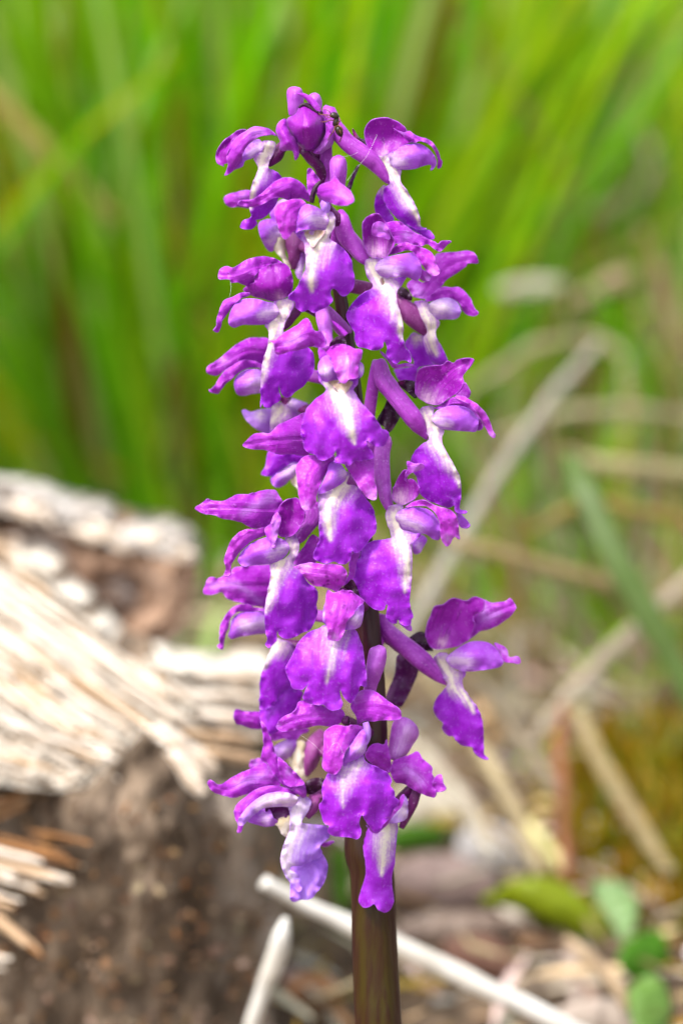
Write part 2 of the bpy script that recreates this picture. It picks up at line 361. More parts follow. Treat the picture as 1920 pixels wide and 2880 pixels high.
straw('dry_stalk', '1580,880,320,40 1660,830,320,90 1740,790,320,96 1780,770,320,50', (186, 166, 130), 'short tan leaf scrap beside the bleached scrap', 'stalk', 0.3, DG)
straw('dry_stalk', '1560,640,430,40 1680,600,430,60 1790,540,430,64 1830,450,435,60 1790,360,440,44 1720,300,440,20', (190, 176, 148), 'curled dry blade looping through the upper right grass', 'stalk', 0.3, DG)
straw('dry_stalk', '1640,420,440,40 1680,300,440,80 1740,180,445,84 1800,60,450,70 1850,-40,450,50', (180, 150, 112), 'upright tan blade standing in the upper right grass', 'stalk', 0.3, DG)
straw('dry_stalk', '-60,230,330,70 60,350,330,92 180,470,330,92 330,620,330,60', (172, 156, 84), 'straw yellow blade slanting down through the upper left grass', 'stalk', 0.25, DG)
straw('dry_stalk', '1480,1500,210,40 1640,1420,210,60 1800,1440,210,60 1960,1480,210,60', (150, 128, 70), 'thin ochre stalk above the level tan stalk', 'stalk', 0.5, DG)
straw('dry_stalk', '1800,640,330,60 1850,760,330,80 1880,900,330,80 1960,1040,330,70', (170, 140, 108), 'reddish tan blade leaning at the right of the bleached scrap', 'stalk', 0.3, DG)
straw('dry_stalk', '1130,2060,160,50 1240,2180,155,100 1330,2300,150,80 1380,2400,145,50', (206, 196, 176), 'whitish flat stalk piece lying beside the cream stalk', 'stalk', 0.35, DG)
straw('dry_stalk', '1590,2640,100,40 1650,2690,98,84 1720,2760,96,90 1770,2840,94,60', (198, 172, 140), 'short pinkish cream stalk below the big green leaf', 'stalk', 0.5, DG)
random.seed(33)
for i in range(34):
    px, py = random.uniform(1120, 1950), random.uniform(1150, 2850)
    g = GR(px, py); an = random.gauss(0.5, 0.7); L = random.uniform(120, 420)*(0.5 if py > 2300 else 0.8)
    d = max(110, (g.y*1000 - random.uniform(8, 45))); dx, dy = math.cos(an)*L/2, math.sin(an)*L/2; wd = random.uniform(18, 52)
    straw('dry_stalk', '%g,%g,%g,%g %g,%g,%g,%g %g,%g,%g,%g' % (px-dx, py-dy, d+8, wd*.6, px+random.gauss(0, 12), py+random.gauss(0, 12), d, wd, px+dx, py+dy, d-5, wd*.5),
          *random.choice([((200, 184, 144), 'thin cream dry stalk lying loose among the litter'), ((184, 164, 116), 'thin straw yellow dry stalk lying loose among the litter'), ((212, 204, 184), 'thin off white dry stalk lying loose among the litter'), ((168, 140, 100), 'thin light brown dry stalk lying loose among the litter'), ((190, 178, 164), 'thin greyish dry stalk lying loose among the litter')]), 'stalk', 0.45, 'thin loose stalks in the litter')
straw('bare_stick', '740,2480,66,46 830,2530,68,50 960,2590,70,60 1100,2650,71,68 1260,2730,72,70 1420,2800,72,66 1600,2890,72,62 1800,2990,72,60', (225, 220, 210), 'long bleached white stick lying behind the foot of the stem', 'stick', 0.9, mat=M_STICK)
straw('bare_stick', '805,2580,58,20 790,2640,58,58 768,2720,60,66 735,2800,62,46 700,2920,64,44 680,3000,66,40', (225, 220, 210), 'short club shaped white twig leaning beside the rotten log', 'stick', 0.9, mat=M_STICK)
def leaf(name, spec, rgb, label, cat, mid, cup=-2.0, group=None):
    """broad leaf: outline in photo pixels, mid rib 'x,y,back_mm'"""
    ol = pts(spec); ring = catmull(ol, 5, True); n = len(ring)
    yb = max(p[1] for p in ol); g = GR(sum(p[0] for p in ol)/len(ol), yb); mm = pts(mid); m0 = sum(q[2] for q in mm)/len(mm)
    off = min(g.y*1000, m0+70) - (22 if name == 'green_leaf' else 7) - m0
    ml = catmull([(a, b, c+off+(yb-b)/18*1.0) for a, b, c in mm], 6); step = 16
    P2 = list(ring); x0, x1 = min(p[0] for p in ring), max(p[0] for p in ring); y0, y1 = min(p[1] for p in ring), max(p[1] for p in ring)
    y = y0
    def inside(x, y):
        c = False
        for i in range(n):
            ax, ay = ring[i]; bx, by = ring[i-1]
            if (ay > y) != (by > y) and x < (bx-ax)*(y-ay)/(by-ay)+ax: c = not c
        return c
    while y < y1:
        x = x0
        while x < x1:
            if inside(x, y) and min(math.hypot(x-a, y-b) for a, b in ring) > 7: P2.append((x, y))
            x += step
        y += step
    cv, _, cf, _, _, _ = delaunay_2d_cdt([Vector(p) for p in P2], [(i, (i+1) % n) for i in range(n)], [], 1, 1e-4)
    inf = []
    for p in cv:
        best = min(((math.hypot(p[0]-q[0], p[1]-q[1]), q[2]) for q in ml)); inf.append(best)
    wid = max(i[0] for i in inf) or 1
    V = [P(p[0], p[1], (b-cup*(d/wid)**2+1.2*nz(Vector((p[0]*.01, p[1]*.01, 3))))/1000) for p, (d, b) in zip(cv, inf)]
    c = tuple(x*(1.25 if name == 'dead_leaf' else 1.0) for x in lin(*rgb)[:3]); C = [tuple(x*(1.25 if d < 5 else 1.0) for x in vary(c, 0.05)[:3])+(1,) for d, b in inf]
    o = mesh_obj(name, V, [tuple(f) for f in cf], M_GRASS, colors=C)
    md = o.modifiers.new('thickness', 'SOLIDIFY'); md.thickness = 0.0004
    return tag(o, label, cat, group)
leaf('green_leaf', '1345,2540 1400,2500 1480,2470 1560,2475 1630,2520 1680,2570 1710,2620 1690,2650 1620,2630 1550,2600 1470,2560 1400,2545', (140, 156, 20), 'broad olive green leaf arching over the litter', 'leaf', '1350,2540,100 1500,2520,92 1700,2640,100', -4)
leaf('green_leaf', '1660,2490 1740,2480 1790,2540 1780,2610 1750,2650 1720,2600', (140, 172, 110), 'pale green leaf just behind the broad olive one', 'leaf', '1690,2490,115 1760,2640,112', -2)
leaf('green_leaf', '1080,2370 1120,2330 1190,2320 1250,2335 1240,2375 1170,2395 1110,2395', (84, 132, 30), 'small oval green leaf beside the stem', 'leaf', '1085,2375,110 1250,2340,115', -2)
leaf('green_leaf', '1735,2690 1790,2630 1850,2620 1880,2680 1840,2740 1770,2750', (84, 140, 24), 'bright green rounded leaf low on the right', 'leaf', '1740,2720,105 1870,2640,110', -2)
leaf('green_leaf', '1770,2780 1830,2740 1880,2800 1870,2900 1800,2920 1770,2850', (118, 156, 70), 'pale rounded leaf beneath the bright green one', 'leaf', '1800,2900,100 1850,2760,105', -2)
leaf('green_leaf', '930,2400 965,2380 985,2450 980,2540 950,2560 930,2480', (92, 140, 16), 'narrow green leaf standing behind the stem', 'leaf', '955,2550,110 955,2390,110', -2)
DL = 'dead leaves in the litter'
leaf('dead_leaf', '1110,2440 1200,2400 1320,2420 1400,2480 1380,2560 1260,2590 1140,2570 1100,2510', (158, 138, 132), 'large greyish mauve dead leaf beside the stem', 'leaf', '1110,2500,118 1390,2510,128', -5, DL)
leaf('dead_leaf', '1120,2600 1230,2570 1380,2570 1490,2600 1440,2640 1300,2670 1170,2670', (150, 132, 120), 'flat brownish grey dead leaf above the white stick', 'leaf', '1120,2640,105 1480,2600,110', -4, DL)
leaf('dead_leaf', '1300,2340 1400,2320 1480,2400 1440,2480 1340,2500 1290,2420', (204, 200, 198), 'pale silvery dead leaf in front of the cream stalk', 'leaf', '1300,2420,130 1470,2400,135', -4, DL)
leaf('dead_leaf', '1240,2660 1340,2630 1420,2660 1470,2740 1400,2790 1290,2750', (132, 98, 84), 'dark reddish brown curled leaf above the white stick', 'leaf', '1250,2680,98 1460,2740,104', -5, DL)
leaf('dead_leaf', '1640,2440 1740,2400 1820,2430 1790,2490 1690,2500', (190, 178, 174), 'pale grey dead leaf beneath the reddish stem', 'leaf', '1640,2460,130 1810,2430,135', -3, DL)
leaf('dead_leaf', '1440,2760 1560,2720 1700,2740 1760,2800 1640,2830 1500,2820', (168, 152, 134), 'wide fibrous grey leaf on the lower right', 'leaf', '1450,2790,90 1750,2780,94', -4, DL)
leaf('dead_leaf', '1560,2840 1700,2810 1840,2850 1900,2920 1700,2960 1560,2920', (180, 166, 154), 'pale crumpled leaf at the lower right below the fibrous one', 'leaf', '1570,2880,82 1880,2900,86', -4, DL)
leaf('dead_leaf', '1100,2250 1200,2200 1290,2260 1300,2350 1200,2370 1110,2330', (208, 200, 184), 'bleached broad dead leaf behind the stem', 'leaf', '1110,2300,150 1290,2290,155', -4, DL)
leaf('dead_leaf', '560,2640 700,2600 790,2640 820,2720 700,2780 580,2740', (112, 80, 52), 'brown dead leaf in the shade of the log', 'leaf', '570,2690,100 810,2690,104', -4, DL)
leaf('dead_leaf', '800,2760 900,2740 960,2790 930,2840 830,2830', (190, 142, 100), 'small orange tan leaf by the foot of the stem', 'leaf', '800,2800,84 950,2790,86', -3, DL)
# yellow moss cushion
def build_moss():
    V, F, C = [], [], []
    for _ in range(1500):
        a, r = random.uniform(0, 6.28), math.sqrt(random.random())
        c0 = P(1880, 2140, 0.19); x = c0.x + 0.03*r*math.cos(a); y = c0.y + 0.05*r*math.sin(a); z = terrain(x, y)
        h = (c0.z-z)*1.2*(1-r*r)
        blade_geo(V, F, C, (x, y, z+h*random.random()), random.uniform(0, 6.28), random.uniform(0, 0.8), random.uniform(0.004, 0.012), 0.0015, vary(lin(*random.choice([(170, 140, 14), (140, 130, 16), (150, 110, 20), (110, 120, 14)])), 0.2), 3)
    tag(mesh_obj('moss', V, F, M_GRASS, colors=C), 'golden yellow moss cushion at the right of the reddish stem', 'moss', kind='stuff')
build_moss()

# ------------------------------------------------------------------ rotten log
GX, GY = 0.83, 0.56                 # run of the wood grain as seen
def relief(name, outline, back, thick, mat, parent=None, step=20, amp=0.003, freq=55, grain=False, seed=0.0, smooth=True, C=None):
    ring = catmull(pts(outline), 6, True); n = len(ring)
    ring = [(x+10*nz(Vector((x*.02, y*.02, seed))), y+10*nz(Vector((x*.02, y*.02, seed+5)))) for x, y in ring]
    P2 = list(ring); x0, x1 = min(p[0] for p in ring), max(p[0] for p in ring); y0, y1 = min(p[1] for p in ring), max(p[1] for p in ring)
    def inside(x, y):
        c = False
        for i in range(n):
            ax, ay = ring[i]; bx, by = ring[i-1]
            if (ay > y) != (by > y) and x < (bx-ax)*(y-ay)/(by-ay)+ax: c = not c
        return c
    y = y0
    while y < y1:
        x = x0
        while x < x1:
            if inside(x, y) and min(abs(x-a)+abs(y-b) for a, b in ring) > step*0.5: P2.append((x+random.uniform(-.2, .2)*step, y+random.uniform(-.2, .2)*step))
            x += step
        y += step
    cv, _, cf, _, _, _ = delaunay_2d_cdt([Vector(p) for p in P2], [(i, (i+1) % n) for i in range(n)], [], 1, 1e-4)
    m = len(cv); V = []; 
    for p in cv:
        b = back(p[0], p[1]); q = P(p[0], p[1], b)
        if grain:
            al, ac = p[0]*GX+p[1]*GY, -p[0]*GY+p[1]*GX
            h = noise.fractal(Vector((al*0.004, ac*0.05, seed)), 0.5, 2.0, 4)
            n2 = noise.fractal(Vector((al*0.003, ac*0.06, seed+30)), 0.5, 2.0, 3) + 0.5*nz(Vector((al*0.01, ac*0.012, seed+50)))
            k = sstep(-0.1, 0.6, n2); k2 = sstep(0.55, 0.95, n2)
            cc = tuple(a*(1-k)+b*k for a, b in zip((0.74, 0.68, 0.59), (0.42, 0.28, 0.17))); C.append(tuple(a*(1-k2)+b*k2 for a, b in zip(cc, (0.06, 0.035, 0.018)))+(1,))
        else:
            h = noise.fractal(Vector((q.x, q.y, q.z*(0.4 if name == 'rotten_log' else 1)))*freq+Vector((seed, 0, 0)), 0.8 if name == 'rotten_log' else 0.6, 2.0, 5)
        V.append(P(p[0], p[1], b - amp*h))
    V += [v + Vector((0, thick, -0.004)) for v in V]
    F = []
    edges = {}
    for f in cf:
        a, b, c = f[0], f[1], f[2]
        if (V[b]-V[a]).cross(V[c]-V[a]).dot(CAM-V[a]) < 0: a, b, c = a, c, b
        F += [(a, b, c), (a+m, c+m, b+m)]
        for e in ((a, b), (b, c), (c, a)): edges[e] = 1
    for (a, b) in list(edges):
        if (b, a) not in edges: F.append((b, a, a+m, b+m))
    return mesh_obj(name, V, F, mat, parent, smooth=smooth, colors=C*2 if C else None)
def log_back(x, y):
    return 0.072 + 0.022*max(0.0, (x-330)/450)**2 + 0.006*sstep(2350, 2100, y) + 0.012*sstep(240, 60, x)*sstep(2700, 2300, y)
log = relief('rotten_log', '-260,2190 0,2215 230,2220 330,2150 400,2070 470,2110 600,2200 700,2230 760,2330 790,2480 785,2620 740,2760 700,3150 -260,3150', log_back, 0.06, M_ROT, step=11, amp=0.0065, freq=70, seed=2.0)
tag(log, 'crumbling brown rotten log topped with bleached splintered wood', 'log')
def slab_back(x, y): return 0.128 - (y-1550)/650*0.05 + 0.02*sstep(450, 720, x)
relief('bleached_wood', '-260,1470 -40,1535 110,1585 180,1655 275,1765 340,1830 420,1860 560,1890 740,1890 750,2060 640,2080 600,2200 560,2225 480,2130 400,2050 345,2180 240,2225 0,2215 -260,2200', slab_back, 0.03, M_LITTER, log, step=9, amp=0.007, grain=True, seed=4.0, C=[])
M_BARK = plain_mat('reddish_rotten_wood', (0.13, 0.07, 0.042), (0.34, 0.22, 0.15), 110, 0.95, bump=0.8, dist=0.001, third=(0.44, 0.40, 0.37))
relief('knotty_wood', '-260,1440 60,1480 250,1490 440,1510 540,1580 545,1650 520,1740 430,1820 340,1830 280,1760 190,1660 60,1570 -260,1540', lambda x, y: 0.156 - 0.014*sstep(1400, 1750, y), 0.04, M_BARK, log, step=14, amp=0.008, freq=80, seed=9.0)
relief('weathered_ridge', '-260,1330 -40,1365 80,1385 200,1420 280,1440 320,1490 440,1492 510,1512 545,1570 530,1575 440,1518 330,1512 240,1480 150,1462 60,1455 -260,1410', lambda x, y: 0.150, 0.03, M_GREYW, log, step=12, amp=0.006, freq=110, seed=11.0)
relief('decayed_patch', '330,1790 420,1800 470,1900 520,1960 560,2040 520,2080 440,2050 400,1980 350,1900', lambda x, y: 0.112 - (y-1800)/650*0.05, 0.006, M_ROT, log, step=14, amp=0.004, freq=110, seed=19.0)
M_TAN = plain_mat('tan_wood', (0.52, 0.36, 0.22), (0.34, 0.21, 0.12), 60, 0.85, stretch=(1, 12, 12), bump=0.6)
M_ORANGE = plain_mat('rusty_wood', (0.26, 0.12, 0.04), (0.14, 0.06, 0.025), 60, 0.9, stretch=(1, 12, 12), bump=0.6)
def splinter(ax, ay, ab, bx, by, bb, wpx, mat, name='splinter'):
    a, b = P(ax, ay, ab), P(bx, by, bb); L = (b-a).length; d = (b-a)/L
    s = d.cross(Vector((0, -0.5, 1))).normalized(); u = s.cross(d)
    M = Matrix((( d.x, s.x, u.x, (a.x+b.x)/2), (d.y, s.y, u.y, (a.y+b.y)/2), (d.z, s.z, u.z, (a.z+b.z)/2), (0, 0, 0, 1)))
    w = wpx/18000*0.5*1.2; segs = 5; V, F = [], []
    for i in range(segs+1):
        t = i/segs; k = (0.55 if i in (0, segs) else 1.0)*random.uniform(0.75, 1.15); off = random.uniform(-.25, .25)*w
        for yy, zz in ((-1, -.5), (1, -.6), (.8, .5), (-.2, .7), (-.9, .4)):
            V.append(((t-0.5)*L + random.uniform(-.05, .05)*L*(i in (0, segs)), yy*w*k+off, zz*w*0.8*k))
    for i in range(segs):
        for k in range(5): F.append((i*5+k, i*5+(k+1) % 5, (i+1)*5+(k+1) % 5, (i+1)*5+k))
    F += [(4, 3, 2, 1, 0), tuple(segs*5+k for k in range(5))]
    o = mesh_obj(name, V, F, mat, log, smooth=False); o.matrix_world = M
    return o
random.seed(21)
def in_poly(x, y, poly):
    c = False
    for i in range(len(poly)):
        ax, ay = poly[i]; bx, by = poly[i-1]
        if (ay > y) != (by > y) and x < (bx-ax)*(y-ay)/(by-ay)+ax: c = not c
    return c
WP = [(-150, 1560), (60, 1590), (180, 1680), (320, 1850), (430, 1870), (580, 1920), (640, 2060), (590, 2190), (480, 2110), (400, 2030), (330, 2150), (220, 2200), (-150, 2190)]
k = 0
while k < 120:
    x, y = random.uniform(-120, 640), random.uniform(1540, 2200)
    if not in_poly(x, y, WP): continue
    L = random.uniform(110, 420); an = math.atan2(GY, GX) + random.gauss(0, 0.06)
    if y > 2050: an -= 0.22
    dx, dy = math.cos(an)*L/2, math.sin(an)*L/2
    if not (in_poly(x+dx, y+dy, WP) and in_poly(x-dx*0.4, y-dy*0.4, WP)): continue
    lift = random.uniform(0.000, 0.006)
    splinter(x-dx, y-dy, slab_back(x-dx, y-dy)-lift, x+dx, y+dy, slab_back(x+dx, y+dy)-lift-random.uniform(0, .003), random.uniform(6, 18), M_TAN if random.random() < 0.22 else M_WOOD); k += 1
for ax, ay, bx, by, wd, m in [(560, 1890, 735, 1905, 60, M_WOOD), (540, 1950, 735, 1965, 40, M_WOOD), (560, 2010, 735, 2030, 60, M_WOOD), (520, 2060, 720, 2085, 40, M_TAN), (560, 2110, 730, 2135, 44, M_TAN), (400, 2060, 560, 2190, 60, M_WOOD), (430, 2050, 600, 2150, 70, M_WOOD), (480, 2110, 570, 2230, 50, M_WOOD), (520, 2130, 610, 2170, 36, M_WOOD)]:
    splinter(ax, ay, slab_back(ax, ay)-0.006, bx, by, slab_back(bx, by)-0.007, wd, m)
for ax, ay, bx, by, wd, m in [(-60, 2360, 200, 2420, 40, M_ORANGE), (-60, 2390, 220, 2470, 46, M_WOOD), (-40, 2420, 150, 2480, 40, M_WOOD), (-60, 2300, 90, 2240, 40, M_TAN), (20, 2470, 130, 2500, 30, M_TAN), (-60, 2440, 90, 2500, 34, M_WOOD), (-40, 2560, 110, 2690, 40, M_TAN), (-60, 2690, 40, 2700, 36, M_WOOD), (100, 2330, 230, 2350, 40, M_ORANGE), (-50, 2520, 60, 2560, 40, M_TAN)]:
    for q in range(4):
        ox, oy = random.uniform(-30, 30), random.uniform(-.5, .5)*wd; u = random.uniform(0.6, 1.05)
        ex, ey = ax+(bx-ax)*u, ay+(by-ay)*u + random.uniform(-8, 8)
        splinter(ax+ox, ay+oy, log_back(ax, ay)-random.uniform(.003, .007), ex+ox, ey+oy, log_back(bx, by)-random.uniform(.004, .009), wd*random.uniform(.25, .5), m if random.random() < 0.7 else random.choice([M_TAN, M_ORANGE, M_WOOD]))
for _ in range(34):      # bleached flakes along the ridge
    t = random.random(); x = -60+600*t; y = 1398 + 130*t + random.uniform(0, 40); L = random.uniform(30, 100); an = 0.4+random.gauss(0, 0.3)
    splinter(x-L/2*math.cos(an), y-L/2*math.sin(an), 0.143, x+L/2*math.cos(an), y+L/2*math.sin(an), 0.141, random.uniform(16, 46), M_GREYW if random.random() < 0.6 else M_WOOD)
def build_crumbs():
    V, F, C = [], [], []
    cols = [lin(132, 102, 74), lin(112, 84, 60), lin(92, 68, 50), lin(150, 130, 110), lin(124, 88, 56), lin(104, 84, 70)]
    for _ in range(500):
        x, y = random.uniform(-80, 770), random.uniform(2240, 2960)
        if x > 560 and y < 2300: continue
        c = P(x, y, log_back(x, y)-random.uniform(0.000, 0.004)); s = random.uniform(0.0004, 0.0010)
        b = len(V); cc = vary(random.choice(cols), 0.3)
        ax = [Vector((random.gauss(0, 1), random.gauss(0, 1), random.gauss(0, 1))).normalized()*s*random.uniform(0.5, 1.6) for _ in range(3)]
        V += [c+ax[0], c-ax[0], c+ax[1], c-ax[1], c+ax[2], c-ax[2]]; C += [cc]*6
        F += [(b+i, b+j, b+k) for i in (0, 1) for j in (2, 3) for k in (4, 5)]
    tag(mesh_obj('crumbs', V, F, M_LITTER, log, smooth=False, colors=C), kind='stuff')
build_crumbs()
# @@END

# ------------------------------------------------------------------ orchid: sheet, tube and flower builders
TILE = {'A': (580,220), 'B': (900,300), 'C': (580,620), 'D': (920,660), 'E': (540,1000), 'F': (940,1060),
        'G': (540,1360), 'H': (900,1400), 'I': (560,1740), 'J': (980,1660), 'K': (560,2100), 'L': (860,2080)}
TS = 3.136
def src(tile, x, y): o = TILE[tile]; return o[0]+x/TS, o[1]+y/TS
NAMES = {'lip': 'lip', 'palelip': 'lip', 'sepal': 'sepal', 'spot': 'sepal', 'hood': 'hood', 'petal': 'petal', 'pale': 'petal', 'spur': 'spur',
         'bract': 'bract', 'purplebract': 'bract', 'cream': 'throat', 'ovary': 'ovary', 'dark': 'ovary', 'rosy': 'spur', 'throat_shade': 'throat'}
def seg_dist(px, py, line):
    best = None; acc = 0.0
    for i in range(len(line)-1):
        ax, ay = line[i][:2]; bx, by = line[i+1][:2]; dx, dy = bx-ax, by-ay; l2 = dx*dx+dy*dy or 1e-9; l = math.sqrt(l2)
        t = max(0, min(1, ((px-ax)*dx+(py-ay)*dy)/l2)); qx, qy = ax+dx*t, ay+dy*t
        d = math.hypot(px-qx, py-qy); sg = 1 if dx*(py-ay)-dy*(px-ax) > 0 else -1
        if best is None or d < best[0]: best = (d, sg, acc+t*l, i, t)
        acc += l
    return best[0], best[1], best[2]/acc, best[3], best[4]
SEED = [0]
def sheet(kind, tile, outline, mid, f, parent, cup=-1.0, white='', ruffle=0.35, bul=0.0, step=6.0, name=None, thick=0.00016, corrug=0.0, wk=1.0):
    SEED[0] += 1; sd = SEED[0]*7.31
    ol = [src(tile, *p) for p in pts(outline)]
    sm = catmull(ol, 6, True)
    # resample the outline evenly
    L = [0]
    for i in range(len(sm)):
        a, b = sm[i], sm[(i+1) % len(sm)]; L.append(L[-1]+math.hypot(b[0]-a[0], b[1]-a[1]))
    n = max(16, int(L[-1]/(step*0.8))); ring = []; k = 0
    for i in range(n):
        s = L[-1]*i/n
        while L[k+1] < s: k += 1
        a, b = sm[k], sm[(k+1) % len(sm)]; u = (s-L[k])/max(1e-9, L[k+1]-L[k]); ring.append((a[0]+(b[0]-a[0])*u, a[1]+(b[1]-a[1])*u))
    # tiny crinkles of the margin
    cx = sum(p[0] for p in ring)/n; cy = sum(p[1] for p in ring)/n
    if kind in ('lip', 'sepal', 'spot'):
        ring = [(x + 1.5*nz(Vector((x*0.07, y*0.07, sd))), y + 1.5*nz(Vector((x*0.07, y*0.07, sd+9)))) for x, y in ring]
    ml = catmull([(*src(tile, q[0], q[1]), q[2]) for q in pts(mid)], 6)
    wl = [(*src(tile, q[0], q[1]), q[2]/TS) for q in pts(white)] if white else []
    if len(wl) == 1: wl.append((wl[0][0]+1, wl[0][1]+1, wl[0][2]))
    def edge_d(x, y): return seg_dist(x, y, ring+[ring[0]])[0]
    def inside(x, y):
        c = False
        for i in range(n):
            x1, y1 = ring[i]; x2, y2 = ring[i-1]
            if (y1 > y) != (y2 > y) and x < (x2-x1)*(y-y1)/(y2-y1)+x1: c = not c
        return c
    P2 = list(ring); ED = [0.0]*n
    x0, x1 = min(p[0] for p in ring), max(p[0] for p in ring); y0, y1 = min(p[1] for p in ring), max(p[1] for p in ring)
    row = 0; y = y0
    while y < y1:
        x = x0 + (step/2 if row % 2 else 0)
        while x < x1:
            if inside(x, y):
                e = edge_d(x, y)
                if e > step*0.55: P2.append((x, y)); ED.append(e)
            x += step
        y += step*0.866; row += 1
    cv, _, cf, _, _, _ = delaunay_2d_cdt([Vector(p) for p in P2], [(i, (i+1) % n) for i in range(n)], [], 1, 1e-5)
    mx_e = max(ED) or 1.0
    info = [seg_dist(p[0], p[1], ml) for p in cv]
    wid = sorted(i[0] for i in info)[int(len(info)*0.95)] or 1.0
    V, A = [], []
    for i, p in enumerate(cv):
        ds, sg, al, k, u = info[i]
        d = ml[k][2] + (ml[k+1][2]-ml[k][2])*u
        r = ds/wid
        e = (ED[i] if i < len(ED) else 0.0)
        d += cup*r*r
        if bul: d += bul*math.sqrt(min(1.0, e/mx_e))
        d += 0.45*nz(Vector((p[0]*0.025, p[1]*0.025, sd))) + 0.06*nz(Vector((p[0]*0.08, p[1]*0.08, sd)))                       # gentle unevenness
        ew = max(0.0, 1-e/22.0)
        d += ruffle*ew*ew*nz(Vector((p[0]*0.055, p[1]*0.055, sd+3)))*2.2        # wavy margin
        if corrug: d += 1.7*corrug*math.sin(sg*r*9+2*nz(Vector((p[0]*.02, p[1]*.02, sd))))*min(1, r*2)
        w = 0.0
        if wl:
            dw, _, aw, kw, uw = seg_dist(p[0], p[1], wl); rad = wl[kw][2]+(wl[kw+1][2]-wl[kw][2])*uw
            w = wk*max(0.0, min(1.0, 1.05 - dw/max(rad, 1.0)*0.50))
        if kind in ('sepal', 'spot', 'hood'): d -= 0.22*math.exp(-(ds/4.0)**2)*min(1, e/10)     # mid rib groove
        V.append(PO(p[0], p[1], -(f+d)/1000)); A.append((w, al, 0.5+0.5*sg*min(r, 1.4)/1.4, min(1.0, e/14.0)))
    F = []
    for fc in cf:
        a, b, c = (V[fc[0]], V[fc[1]], V[fc[2]])
        nrm = (b-a).cross(c-a)
        F.append(tuple(fc) if nrm.dot(CAM-a) > 0 else tuple(reversed(fc)))
    o = mesh_obj(name or NAMES[kind], V, F, MAT[kind], parent, attrs=A)
    md = o.modifiers.new('thickness', 'SOLIDIFY'); md.thickness = thick; md.offset = -1
    es = o.modifiers.new('crisp_rim', 'EDGE_SPLIT'); es.split_angle = R(55)
    return o
def ptube(kind, tile, spec, f, parent, name=None, n=18, wave=0.085, w=0.0, start=None, flat=1.0):
    """tube through (x,y,depth,radius) read in tile pixels"""
    SEED[0] += 1; sd = SEED[0]*3.7
    q = [(*src(tile, a[0], a[1]), a[2], a[3]/TS) for a in pts(spec)]
    if start: q = [start] + q
    # make rounded ends
    q = catmull(q, 6)
    path = [PO(a, b, -(f+d)/1000) for a, b, d, r in q]; rads = [max(0.15, r)/18.0/1000 for a, b, d, r in q]
    m = len(path)
    V, F, A = tube_geo(path, rads, n, flat)
    out = []
    for v, (al, ar) in zip(V, A):
        c = path[min(m-1, int(round(al*(m-1))))]
        tw = al*3.0
        k = 1 + wave*(math.sin((ar+tw*0.12)*2*math.pi*3)) + 0.06*nz(v*900+Vector((sd, 0, 0)))
        out.append(c+(v-c)*k)
    return mesh_obj(name or NAMES[kind], out, F, MAT[kind], parent, attrs=[(w, al, ar, 1) for al, ar in A])

orchid = bpy.data.objects.new('orchid', None); col.objects.link(orchid)
STEM = [(1046,2460,62),(1028,2380,60),(1036,2250,50),(1046,2100,44),(1044,1950,40),(1036,1800,36),(1022,1600,33),(1010,1400,29),(1002,1200,26),(990,1060,22),(968,900,19),(940,740,17),(920,600,15),(908,480,13),(898,380,10),(900,330,6)]
def stem_at(py):
    s = STEM
    if py >= s[0][1]: return s[0][0]
    for a, b in zip(s, s[1:]):
        if b[1] <= py <= a[1]:
            u = (py-a[1])/(b[1]-a[1]); return a[0]+(b[0]-a[0])*u
    return s[-1][0]
def build_stem():
    low = PO(1046, 2460, 0)
    by = -LEAN*ZC; base = Vector((PO(1075, 2880, 0).x+0.002, by, terrain(0.006, by)-0.01))
    at = Vector((PO(1062, 2880, 0)))
    orchid.location = (base.x, base.y, terrain(base.x, base.y))
    pp = [(base + (at-base)*u, 74-8*u) for u in (0, .2, .4, .6, .8, .92)] + [(at, 66), (PO(1052, 2650, 0), 63)] + [(PO(a, b, 0), r) for a, b, r in STEM]
    q = catmull([(p.x, p.y, p.z, r) for p, r in pp], 8)
    path = [Vector(a[:3]) for a in q]; rads = [a[3]/18000 for a in q]
    V, F, A = tube_geo(path, rads, 28)
    out = []; at2 = []
    m = len(path)
    for v, (al, ar) in zip(V, A):
        c = path[int(round(al*(m-1)))]
        ridge = 0.03*math.sin(ar*2*math.pi*7 + 0.6*math.sin(al*9)) + 0.05*nz(Vector((v.x*500, v.y*500, v.z*60)))
        out.append(c+(v-c)*(1+ridge))
        side = abs((v-c).x)/max(1e-6, (v-c).length)
        g = sstep(0.150, 0.085, v.z)
        at2.append((g*(0.35+0.65*sstep(1.0, 0.55, side + 0.25*nz(v*180))), al, ar, 1))
    o = mesh_obj('stem', out, F, M_STEM, orchid, attrs=at2)
    o.matrix_parent_inverse = Matrix.Translation(-orchid.location)
build_stem()
INV = Matrix.Translation(-orchid.location)
class Flower:
    def __init__(s, tile, f, ov=None, throat=None, kind='ovary', join=None, w=0.0):
        """ov: visible ovary path 'x,y,d,r ...' in the tile; it starts on the stem"""
        s.tile, s.f = tile, f
        if ov is None: ov = '%g,%g,-2.5,46 %g,%g,-1.2,30' % (throat[0], throat[1]+10, throat[0], throat[1])
        first = pts(ov)[0]; fx, fy = src(tile, first[0], first[1])
        jy = fy + (join if join is not None else 40)
        sx = stem_at(jy)
        s.o = ptube(kind, tile, ov, f, orchid, name='flower', start=(sx, jy, -f, 20), w=w)
        s.o.matrix_parent_inverse = INV
    def p(s, kind, outline, mid, cup=-1.0, white='', ruffle=0.45, bul=0.0, tile=None, **k):
        return sheet(kind, tile or s.tile, outline, mid, s.f, s.par(), cup, white, ruffle, bul, **k)
    def t(s, kind, spec, tile=None, **k): return ptube(kind, tile or s.tile, spec, s.f, s.par(), **k)
    def par(s): return s.o

